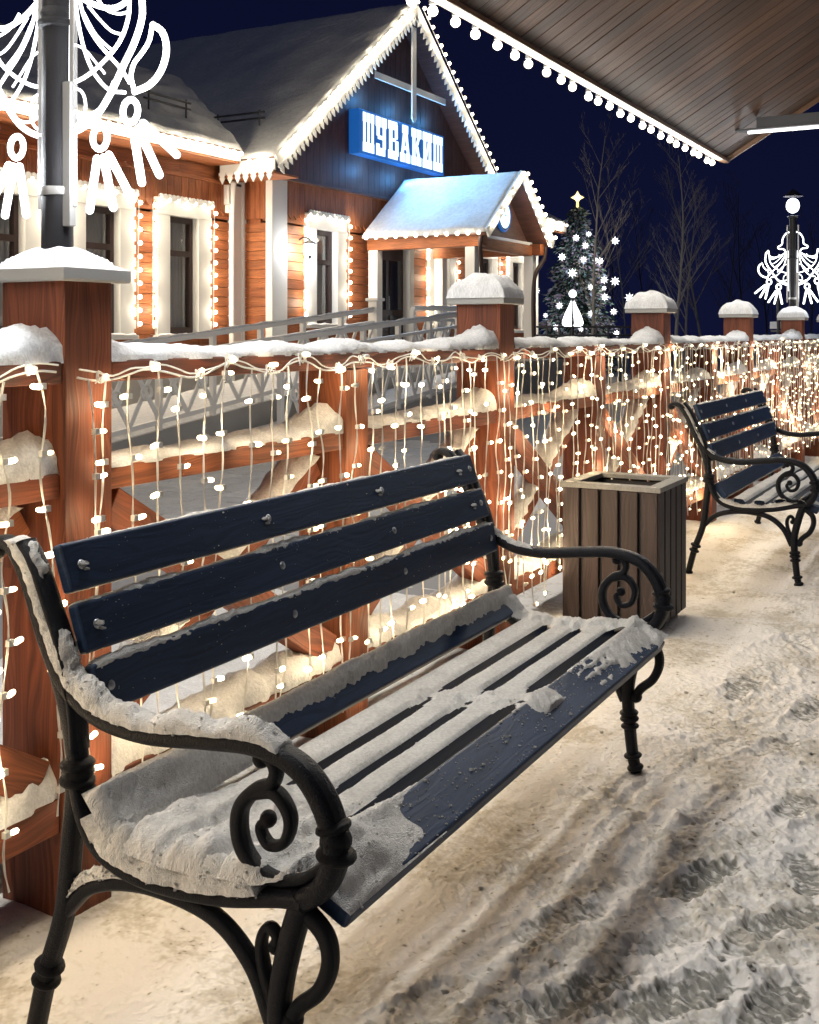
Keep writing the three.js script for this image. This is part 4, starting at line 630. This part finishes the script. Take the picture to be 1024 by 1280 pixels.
  part(porch, 'drainpipe', tube([V(PX1 - 0.05, PE - 0.06, PF - 0.1), V(PX1 - 0.05, PE - 0.26, PF - 0.12), V(PX1 - 0.3, PE - 0.6, PF - 0.2), V(PX1 - 0.32, 0.7, PF - 0.22)], 0.04, 30, 8), M.sash);

  // illuminated clock in the porch gable
  const ck = thing('gable_clock', 'round blue-white illuminated clock in the porch gable', 'clock', [PC, 3.22, PF - 0.32]);
  part(ck, 'rim', lathe([[0, -0.05], [0.27, -0.05], [0.29, 0], [0.27, 0.02], [0.25, 0.02]], 28).rotateX(Math.PI / 2), G.blueBox);
  part(ck, 'lamp_face', new THREE.CircleGeometry(0.22, 28).translate(0, 0, 0.024), G.clock); part(ck, 'hand', join([bx(-0.008, 0.008, 0, 0.16, 0.026, 0.03), bx(0, 0.11, -0.008, 0.008, 0.026, 0.03)]), M.dark);
  lamp(ck, 0, 0, 0.2, BLUE, 0.25, 6);

  // name sign: slab letters on a blue box
  const sg = thing('station_sign', 'illuminated station name sign ШУВАКИШ, white slab letters glowing on a blue box', 'sign', [16.03, 4.21, WZ + 0.10]);
  part(sg, 'sign_box', rbx(-0.10, 3.02, -0.03, 0.72, 0, 0.20, 0.01), G.blueBox);
  const LW = 0.36, LHt = 0.66, q = (...r) => r.map(([x0, y0, x1, y1]) => new THREE.BoxGeometry((x1 - x0) * LW, (y1 - y0) * LHt, 0.012).translate((x0 + x1) / 2 * LW, (y0 + y1) / 2 * LHt, 0.210));
  const para = (x0, y0, x1, y1, w) => new THREE.ExtrudeGeometry(new THREE.Shape([[x0, y0], [x0 + w, y0], [x1 + w, y1], [x1, y1]].map(([a, b]) => new THREE.Vector2(a * LW, b * LHt))), { depth: 0.011, bevelEnabled: false }).translate(0, 0, 0.2045);
  const sha = q([0, 0, 1, 0.24], [0.04, 0.24, 0.21, 0.76], [0.415, 0.24, 0.585, 0.76], [0.79, 0.24, 0.96, 0.76], [0, 0.76, 0.27, 1], [0.365, 0.76, 0.635, 1], [0.73, 0.76, 1, 1]);
  const letters = { sha, u: q([0, 0.74, 0.46, 1], [0.56, 0.74, 1, 1], [0.08, 0.5, 0.34, 0.74], [0.66, 0.2, 0.92, 0.74], [0.2, 0.42, 0.7, 0.52], [0.05, 0, 0.86, 0.2], [0.05, 0.2, 0.34, 0.3]),
    ve: q([0, 0, 0.9, 0.22], [0, 0.78, 0.86, 1], [0.1, 0.22, 0.38, 0.78], [0.38, 0.47, 0.72, 0.55], [0.66, 0.55, 0.9, 0.92], [0.70, 0.1, 0.98, 0.5]),
    a: [...q([0, 0, 0.44, 0.24], [0.56, 0, 1, 0.24], [0.22, 0.78, 0.78, 1], [0.3, 0.34, 0.7, 0.44]), para(0.1, 0.2, 0.32, 0.85, 0.22), para(0.70, 0.2, 0.46, 0.85, 0.24)],
    ka: [...q([0, 0, 0.46, 0.24], [0.56, 0, 1, 0.24], [0, 0.76, 0.46, 1], [0.58, 0.76, 1, 1], [0.1, 0.24, 0.36, 0.76]), para(0.34, 0.46, 0.66, 0.8, 0.22), para(0.62, 0.2, 0.42, 0.52, 0.26)],
    i: [...q([0, 0, 0.46, 0.24], [0.54, 0, 1, 0.24], [0, 0.76, 0.46, 1], [0.54, 0.76, 1, 1], [0.1, 0.24, 0.34, 0.76], [0.66, 0.24, 0.9, 0.76]), para(0.3, 0.24, 0.58, 0.78, 0.12)] };
  ['sha', 'u', 've', 'a', 'ka', 'i', 'sha'].forEach((k, n) => part(sg, 'letter', join(letters[k].map((g) => g.clone())).translate(n * 0.425 + 0.02, 0.02, 0), G.letter));
  for (const x of [0.3, 1.5, 2.7]) { lamp(sg, x, 0.95, 0.22, BLUE, 0.75, 4); lamp(sg, x, -0.25, 0.22, BLUE, 0.75, 4); }
  { const l = new THREE.RectAreaLight(new THREE.Color().setRGB(0.16, 0.52, 1), 26, 3.0, 0.7); l.position.set(1.47, 0.35, 0.235); l.rotation.y = Math.PI; sg.add(l); }

  // wall lantern beside the gable window
  const sc = thing('wall_lantern', 'glowing white wall lantern between the corner board and the gable window', 'lamp', [14.62, 2.45, WZ]);
  part(sc, 'arm', tube([V(0, 0.2, 0), V(0, 0.24, 0.1), V(0, 0.2, 0.2)], 0.014, 10, 6), M.metal); part(sc, 'lamp_glass', ball(0.085, 0, 0.05, 0.2, 1, 1.2, 1), G.cool); part(sc, 'cover', lathe([[0.02, 0.17], [0.11, 0.12], [0.11, 0.11], [0.02, 0.13]].reverse(), 12).translate(0, 0.02, 0.2), M.metal); part(sc, 'finial', lathe([[0, -0.12], [0.02, -0.09], [0.03, -0.05], [0, -0.04]], 8).translate(0, 0, 0.2), M.metal);
  lamp(sc, 0, 0.05, 0.2, COOL, 3.5, 3);

  // garlands of bulbs on the building
  const gb = new THREE.SphereGeometry(0.034, 8, 6), gs = new THREE.SphereGeometry(0.032, 8, 6);
  const garland = (label, pts, step, cd, every, small) => {
    const s = thing('bulb_garland', label, 'string lights', pts[0].toArray(), 'bulb garlands on the station'), o = pts[0]; let n = 0;
    for (let k = 0; k + 1 < pts.length; k++) { const L = pts[k].distanceTo(pts[k + 1]), m = Math.max(1, Math.round(L / step)); for (let i = 0; i < m; i++) { const p = pts[k].clone().lerp(pts[k + 1], (i + 0.5) / m).sub(o); const b = part(s, 'bulb', small ? gs : gb, G.soft); b.position.copy(p); if (n++ % every === (every >> 1)) lamp(s, p.x, p.y, p.z, SOFT, cd * every * 5, 2); } }
    part(s, 'cable', tube(pts.flatMap((p, k) => k + 1 < pts.length ? [0.02, 0.3, 0.7, 0.98].map((t) => p.clone().lerp(pts[k + 1], t)) : []).map((p) => p.sub(o).add(V(0, 0, -0.035))), 0.008, pts.length * 10, 4), M.wire); return s;
  };
  const gz = GZ + 0.11;
  garland('row of bulbs up the left slope of the big gable', [V(TIPX, TIPY + 0.06, gz), V(GX, APY + 0.06, gz)], 0.17, 0.045, 3);
  garland('row of bulbs down the right slope of the big gable', [V(GX + 0.1, APY + 0.02, gz), V(TR, TIPY + 0.06, gz)], 0.21, 0.045, 3);
  garland('bulbs along the left-hand snowy eave of the station', [V(7.5, 3.80, LZ + 0.60), V(TIPX - 0.08, 3.80, LZ + 0.60)], 0.17, 0.06, 3);
  garland('bulbs along the short eave beside the big gable', [V(TIPX - 0.10, TIPY - 0.06, LZ + 0.62), V(TIPX - 0.10, TIPY - 0.06, GZ)], 0.17, 0.07, 2);
  garland('bulbs along the far right eave of the station', [V(TR + 0.1, 3.86, LZ + 0.60), V(26.5, 3.86, LZ + 0.60)], 0.22, 0.06, 3);
  garland('bulbs up the left slope of the porch gable', [V(PX0, PE + 0.04, PF + 0.10), V(PC, PA + 0.05, PF + 0.10)], 0.2, 0.022, 3);
  garland('outer bulbs down the right slope of the porch gable', [V(PC, PA + 0.06, PF + 0.10), V(PX1 + 0.02, PE + 0.04, PF + 0.10)], 0.2, 0.022, 3);
  garland('inner bulbs down the right slope of the porch gable', [V(PC + 0.05, PA - 0.22, PF + 0.08), V(PX1 - 0.22, PE - 0.1, PF + 0.08)], 0.2, 0.022, 3);
  garland('bulbs along the snowy left eave of the porch', [V(PX0 - 0.06, PE - 0.02, PF), V(PX0 - 0.06, PE - 0.02, WZ + 0.1)], 0.2, 0.022, 3);
  const spots = [[7.68, 1.22, 2.83, LZ, 'far left window of the station'], [9.30, 1.22, 2.83, LZ, 'window behind the near lamp post'], [10.92, 1.22, 2.83, LZ, 'window just right of the near lamp post'], [12.54, 1.22, 2.83, LZ, 'last window before the gable bay'], [15.37, 1.38, 2.84, WZ, 'gable window beside the wall lantern'], [19.5, 1.38, 2.84, WZ, 'gable window right of the door'], [22.9, 1.3, 2.83, LZ, 'window seen through the porch'], [24.6, 1.3, 2.83, LZ, 'last window at the far corner']];
  for (const [c, y0, y1, z, w] of spots) garland(`bulbs round the ${w}`, [V(c - 0.66, y0, z + 0.07), V(c - 0.66, y1 + 0.22, z + 0.08), V(c + 0.66, y1 + 0.22, z + 0.08), V(c + 0.66, y0, z + 0.07)], 0.185, 0.042, 3, true);
}

// ---------------------------------------------------------------- ramp with white fretwork railings
{
  const railing = (label, a, b, floorA, floorB, newel) => {
    const r = thing('ramp_railing', label, 'railing', [a.x, 0, a.z], 'white ramp railings'), o = V(a.x, 0, a.z), A = a.clone().sub(o), B = b.clone().sub(o), n = Math.round(A.distanceTo(B) / 0.42);
    const hr = part(r, 'handrail', beam(A, B, 0.07, 0.055), M.white); part(hr, 'rail_snow', mound(A.clone().add(V(0, 0.025, 0)), B.clone().add(V(0, 0.025, 0)), 0.075, 0.022, { step: 0.05, nv: 7 }), M.snow);
    const fl = (t) => lerp(floorA, floorB, t), P = (t, k) => { const p = A.clone().lerp(B, t); const lo = fl(t) + 0.09; p.y = lerp(lo, p.y - 0.16, k); return p; };
    part(r, 'upper_rail', beam(P(0, 1), P(1, 1), 0.05, 0.04), M.white); part(r, 'lower_rail', beam(P(0, 0), P(1, 0), 0.05, 0.05), M.white);
    for (let i = 0; i < n; i++) {
      const t0 = i / n, t1 = (i + 1) / n, tm = (t0 + t1) / 2;
      part(r, 'lattice_board', beam(P(t0, 0), P(t1, 1), 0.018, 0.05, 0.002), M.white); part(r, 'lattice_board', beam(P(t0, 1), P(t1, 0), 0.018, 0.05, 0.002).translate(0, 0, 0.02), M.white);
      const top = A.clone().lerp(B, t0), bot = top.clone(); bot.y = fl(t0); if (i % 2 === 0) part(r, 'baluster', rbx(top.x - 0.03, top.x + 0.03, bot.y, top.y - 0.02, top.z - 0.03, top.z + 0.03, 0.006), M.white);
      const c = P(tm, 0.5); part(r, 'rosette', new THREE.TorusGeometry(0.075, 0.014, 6, 14).translate(c.x, c.y, c.z + 0.035), M.white);
    }
    if (newel) { part(r, 'newel_post', join([rbx(B.x - 0.07, B.x + 0.07, floorB - 0.1, B.y + 0.12, -0.07 + B.z, 0.07 + B.z, 0.01), rbx(B.x - 0.1, B.x + 0.1, B.y + 0.12, B.y + 0.16, -0.1 + B.z, 0.1 + B.z, 0.01)]), M.white); }
    return r;
  };
  const ramp = tag(shade(new THREE.Mesh((() => { const s = new THREE.Shape([[8.0, -0.03], [16.1, -0.03], [16.1, 0.69], [13.3, 0.69], [8.0, 0.12]].map(([x, y]) => new THREE.Vector2(x, y))); return uvBox(new THREE.ExtrudeGeometry(s, { depth: 1.5, bevelEnabled: false })).translate(0, 0, -9.2); })(), M.plinth)), 'grey concrete access ramp rising to the station porch', 'ramp'); ramp.name = 'access_ramp'; scene.add(ramp);
  railing('white fretwork railing on the upper ramp, ending in a capped newel post', V(7.9, 1.03, -7.72), V(13.1, 1.50, -7.72), 0.10, 0.68, true);
  railing('white fretwork railing on the lower front ramp before the porch', V(9.6, 1.12, -6.8), V(14.6, 1.50, -6.8), 0.0, 0.5, false);
  railing('level white fretwork railing at the edge of the porch landing', V(13.4, 1.52, -7.3), V(16.2, 1.55, -7.3), 0.65, 0.68, false);
  const ramp2 = tag(shade(new THREE.Mesh((() => { const s = new THREE.Shape([[9.4, -0.03], [16.1, -0.03], [16.1, 0.66], [9.4, 0.02]].map(([x, y]) => new THREE.Vector2(x, y))); return uvBox(new THREE.ExtrudeGeometry(s, { depth: 0.86, bevelEnabled: false })).translate(0, 0, -7.66); })(), M.plinth)), 'lower grey ramp in front of the first ramp', 'ramp'); ramp2.name = 'access_ramp_001'; scene.add(ramp2);
  for (const [m, pts] of [[ramp, [V(8.0, 0.13, -7.75), V(13.3, 0.70, -7.75), V(13.3, 0.70, -9.15), V(8.0, 0.13, -9.15)]], [ramp2, [V(9.4, 0.03, -6.85), V(16.0, 0.67, -6.85), V(16.0, 0.67, -7.6), V(9.4, 0.03, -7.6)]]]) part(m, 'snow', blanket(pts[0], pts[1], pts[2], pts[3], 60, 16, 0.04, { round: 0.1 }), M.snow);
}

wingLamp(0, 'dark lamp post rising from the nearest fence post', 'large glowing white wing motif on the nearest lamp post', 3.4);
wingLamp(4, 'distant dark lamp post with a bright lantern on the fence at right', 'small glowing white wing motif on the distant lamp post at right', 1.6);

// ---------------------------------------------------------------- decorated spruce
const at = (u, D) => { const t = (u - 512) / FOCAL; return [D * (t * SN + CS), D * (t * CS - SN)]; };   // compass bearing and distance to ground x, z
{
  const [tx, tz] = at(722, 31), H = 4.9;
  const tr = thing('spruce_tree', 'tall frosted spruce decorated with glowing stars beside the station', 'tree', [tx, 0, tz]);
  part(tr, 'trunk', cyl(0.02, 0.13, H - 0.1, 0, -0.05, 0, 8), M.twig);
  const P = [], C = [], I = []; let v = 0;
  const sprig = (p, dir, L, w, frost) => {
    const side = V(rr(-1, 1), rr(-0.3, 0.3), rr(-1, 1)).cross(dir).normalize(), a = p.clone(), b = p.clone().addScaledVector(dir, L * 0.55).addScaledVector(side, w), c = p.clone().addScaledVector(dir, L * 0.55).addScaledVector(side, -w), d = p.clone().addScaledVector(dir, L);
    const k = frost ? [rr(0.35, 0.7), rr(0.38, 0.72), rr(0.42, 0.78)] : [rr(0.012, 0.03), rr(0.03, 0.06), rr(0.03, 0.05)];
    for (const q of [a, b, c, d]) { P.push(q.x, q.y, q.z); C.push(...k); } I.push(v, v + 1, v + 2, v + 1, v + 3, v + 2); v += 4;
  };
  for (let y = 0.35; y < H - 0.25; y += 0.085) {
    const R = (1.36 * Math.pow(1 - y / H, 0.62)) * (0.86 + 0.14 * Math.sin(y * 9)), nb = Math.round(14 + R * 26);
    for (let b = 0; b < nb; b++) {
      const an = rr(0, Math.PI * 2), L = R * rr(0.62, 1.08), dr = rr(0.05, 0.3);
      for (let q = 0.15; q < 1; q += 0.07 / Math.max(0.25, L)) { const r = L * q, p = V(Math.cos(an) * r, y - dr * r * r * 0.6 + 0.04 * Math.sin(q * 5), Math.sin(an) * r); for (let m = 0; m < 2; m++) { const d = V(Math.cos(an) + rr(-0.9, 0.9), rr(-0.75, 0.1), Math.sin(an) + rr(-0.9, 0.9)).normalize(); sprig(p, d, rr(0.08, 0.17), rr(0.014, 0.030), rnd() < 0.22 + 0.26 * q); } }
    }
  }
  const g = new THREE.BufferGeometry(); g.setAttribute('position', new THREE.Float32BufferAttribute(P, 3)); g.setAttribute('color', new THREE.Float32BufferAttribute(C, 3)); g.setIndex(I); g.computeVertexNormals();
  part(tr, 'crown', g, std(1, 1, 1, 0.85, { vertexColors: true, side: THREE.DoubleSide }));
  const star = (n, r0, r1, d) => { const s = new THREE.Shape(); for (let k = 0; k < n * 2; k++) { const r = k % 2 ? r1 : r0, a = k / n * Math.PI; s[k ? 'lineTo' : 'moveTo'](r * Math.sin(a), r * Math.cos(a)); } return new THREE.ExtrudeGeometry(s, { depth: d, bevelEnabled: true, bevelSize: 0.01, bevelThickness: 0.02, bevelSegments: 1 }); };
  const sg = star(8, 0.145, 0.055, 0.02), face = Math.atan2(-tx, -tz);
  const spots = [[717, 296, 1], [733, 291, 0.8], [728, 306, 1], [700, 320, 1.1], [725, 324, 1], [741, 325, 0.9], [747, 325, 1.1], [711, 341, 1.3], [769, 298, 1.2], [752, 349, 1.1], [769, 350, 1.3], [733, 359, 0.9], [751, 371, 1.1], [751, 360, 0.7], [671, 362, 0.9], [695, 382, 1], [732, 392, 0.9], [766, 389, 1], [787, 371, 1.3], [680, 394, 0.7], [768, 417, 1], [720, 411, 0.9], [690, 409, 0.8]];
  spots.forEach(([u, v, k], n) => {
    const ang = (u - 722) / FOCAL * 31, y = EYE + (415 - v) / FOCAL * 30.2, R = 1.3 * Math.pow(Math.max(0.05, 1 - y / H), 0.62), a = clamp(ang / Math.max(R, 0.3), -1.2, 1.2), dep = Math.sqrt(Math.max(0, 1 - Math.min(1, a * a))) * R * 0.96;
    const cx = tx + SN * ang - CS * dep, cz = tz + CS * ang + SN * dep;
    const s = thing('star_light', `glowing white star ornament, ${['upper left', 'top right', 'upper middle', 'left shoulder', 'middle', 'right of middle', 'beside the birch', 'large on the left', 'outermost upper right', 'right of centre', 'large on the right', 'centre', 'right below centre', 'small right of centre', 'leftmost', 'lower left', 'lower centre', 'lower right', 'outermost right on its own', 'small low left', 'lowest right', 'lowest centre', 'lowest left'][n]} on the spruce`, 'ornament', [cx, y, cz], 'star ornaments on the spruce');
    s.rotation.y = face; s.scale.setScalar(k * 0.66); part(s, 'light_star', sg, G.cool); part(s, 'hook', tube([V(0, 0.14, 0), V(0, 0.2, -0.02), V(0, 0.24, -0.06)], 0.006, 4, 4), M.metal); lamp(s, 0, 0, 0.1, COOL, 0.14, 5);
  });
  const tp = thing('tree_topper', 'golden glowing star on the tip of the spruce', 'ornament', [tx, H + 0.02, tz]); tp.rotation.y = face; part(tp, 'light_star', star(4, 0.17, 0.08, 0.04), G.gold); part(tp, 'stem', cyl(0.03, 0.04, 0.22, 0, -0.3, 0, 8), G.gold); lamp(tp, 0, 0, 0.1, SOFT, 0.2, 4);
}
{ // slim lamp with a drop-shaped light motif before the spruce
  const [x, z] = at(716, 24), l = thing('park_lamp', 'slim dark lamp post with a glowing drop-shaped motif in front of the spruce', 'lamp post', [x, 0, z]);
  part(l, 'pole', cyl(0.025, 0.035, 1.95, 0, -0.03, 0, 10), M.pole); part(l, 'lamp_globe', ball(0.085, 0, 2.02, 0), G.cool); lamp(l, 0, 2.02, 0, COOL, 2.6, 4);
  for (const s of [-1, 1]) for (const k of [1, 0.75, 0.5, 0.25]) { const pts = [[0.02, 1.86], [0.07 * k, 1.74], [0.16 * k, 1.55], [0.20 * k, 1.36], [0.02, 1.34]].map(([w, y]) => V(SN * w * s, y, CS * w * s)); part(l, 'light_tube', tube(pts, 0.022, 20, 6), G.cool); }
  lamp(l, 0, 1.5, 0.0, COOL, 1.2, 6);
}
{ // dark guard rail and a snow-topped bench-like kerb before the spruce
  const [x0, z0] = at(668, 26), [x1, z1] = at(790, 27), r = thing('guard_rail', 'low dark metal guard rail before the spruce', 'railing', [x0, 0, z0]), B = V(x1 - x0, 0, z1 - z0);
  for (const y of [0.95, 1.12, 1.32]) part(r, 'rail', tube([V(0, y, 0), V(B.x, y, B.z)], 0.025, 2, 6), M.metal);
  for (let t = 0; t <= 1.001; t += 0.125) part(r, 'post', cyl(0.03, 0.03, 1.34, B.x * t, -0.03, B.z * t, 6), M.metal);
}
{ // small signboards on a pole beyond the fence
  const [x, z] = at(973, 14), s = thing('sign_post', 'thin pole with two small pale signboards beyond the fence at right', 'sign', [x, 0, z]); s.rotation.y = Math.PI / 2 - 0.9;
  part(s, 'pole', cyl(0.02, 0.02, 1.9, 0, -0.03, 0, 8), M.metal); part(s, 'signboard', rbx(-0.02, 0.26, 1.24, 1.33, 0.02, 0.035, 0.004), M.plate); part(s, 'signboard', rbx(-0.42, -0.14, 1.12, 1.2, 0.02, 0.035, 0.004), M.plate); part(s, 'signboard_arm', rbx(-0.4, 0.2, 1.2, 1.225, 0.0, 0.018, 0.003), M.metal);
}

{ // loose crumbs of trodden snow on the walkway
  const l = []; for (let n = 0; n < 900; n++) { const x = 1.5 + 5 * Math.pow(rnd(), 1.4), z = rr(-1.3, -0.1); if (rnd() > 0.35 + 0.65 * sstep(-1.1, -0.6, z)) continue; const r = 0.0016 + 0.006 * Math.pow(rnd(), 5); l.push([x, walkHeight(x, z) + r * 0.2, z, r]); }
  const m = structure('snow_crumbs', clumps(l), M.benchSnow); m.userData.kind = 'stuff'; tag(m, 'small loose crumbs of trodden snow on the walkway', 'snow');
}
// ---------------------------------------------------------------- bare trees behind
function bareTree(u, D, H, lean, label, thick, mat) {
  const [x, z] = at(u, D), t = thing('bare_tree', label, 'tree', [x, 0, z], 'bare winter trees behind the station');
  const limb = [], twigs = [];
  const bough = (p, d, L, r, depth) => {
    const pts = [p.clone()], q = p.clone(), dir = d.clone(); const n = depth ? 4 : 9;
    for (let k = 0; k < n; k++) { dir.add(V(rr(-0.07, 0.07), depth ? 0.05 : 0, rr(-0.07, 0.07))).normalize(); q.addScaledVector(dir, L / n); pts.push(q.clone()); }
    const c = new THREE.CatmullRomCurve3(pts), seg = depth > 1 ? 3 : depth ? 6 : 14, g = new THREE.TubeGeometry(c, seg, r, depth > 1 ? 3 : 6, false), pos = g.attributes.position, rad = (depth > 1 ? 3 : 6) + 1;
    for (let i = 0; i < pos.count; i++) { const tt = Math.floor(i / rad) / seg, cc = c.getPointAt(tt), s = 1 - 0.86 * tt; pos.setXYZ(i, cc.x + (pos.getX(i) - cc.x) * s, cc.y + (pos.getY(i) - cc.y) * s, cc.z + (pos.getZ(i) - cc.z) * s); }
    g.computeVertexNormals(); (depth ? twigs : limb).push(g);
    if (depth < 3) { const m = depth === 0 ? 15 : depth === 1 ? 6 : 4; for (let k = 0; k < m; k++) { const tt = depth === 0 ? lerp(0.22, 0.97, (k + rnd()) / m) : rr(0.25, 0.98), pp = c.getPointAt(tt), an = rr(0, Math.PI * 2), dd = c.getTangentAt(tt).multiplyScalar(depth ? 0.9 : 0.85).add(V(Math.cos(an) * 0.7, 0.15, Math.sin(an) * 0.7)).normalize(); bough(pp, dd, L * (depth ? 0.42 : 0.30) * (1.15 - tt * 0.55) * rr(0.7, 1.2), Math.max(0.004, r * (1 - 0.86 * tt) * 0.5), depth + 1); } }
  };
  bough(V(0, -0.1, 0), V(lean * SN, 1, lean * CS).normalize(), H, thick, 0);
  part(t, 'trunk', join(limb), mat ?? M.bark); part(t, 'crown', join(twigs), mat === M.twig ? M.twig : M.bark);
}
bareTree(736, 29, 6.4, 0.05, 'slender pale birch in front of the decorated spruce', 0.054);
bareTree(783, 33, 6.2, 0.06, 'thin straight sapling just right of the spruce', 0.032);
bareTree(845, 31, 6.2, 0.07, 'pale birch rising behind the second small fence post', 0.061);
bareTree(858, 31.5, 5.4, 0.03, 'second stem beside the pale birch behind the fence', 0.043);
bareTree(882, 34, 6.4, -0.09, 'birch leaning left in the middle of the dark wood', 0.047);
bareTree(812, 38, 5.4, 0.0, 'dim tree between the spruce and the pale birch', 0.043, M.twig);
bareTree(905, 37, 6.0, 0.02, 'dim thin tree right of the leaning birch', 0.036, M.twig);
bareTree(925, 42, 6.4, -0.03, 'dim tree behind the second lamp post, left of it', 0.043, M.twig);
bareTree(760, 42, 5.2, 0.04, 'dim tree directly behind the spruce', 0.043, M.twig);
bareTree(960, 44, 5.6, 0.0, 'farthest dim tree, nearest to the distant lamp', 0.043, M.twig);
bareTree(1010, 40, 5.6, 0.02, 'dim tree at the right edge of the picture', 0.043, M.twig);

renderer.setSize(819, 1024);
renderer.render(scene, camera);
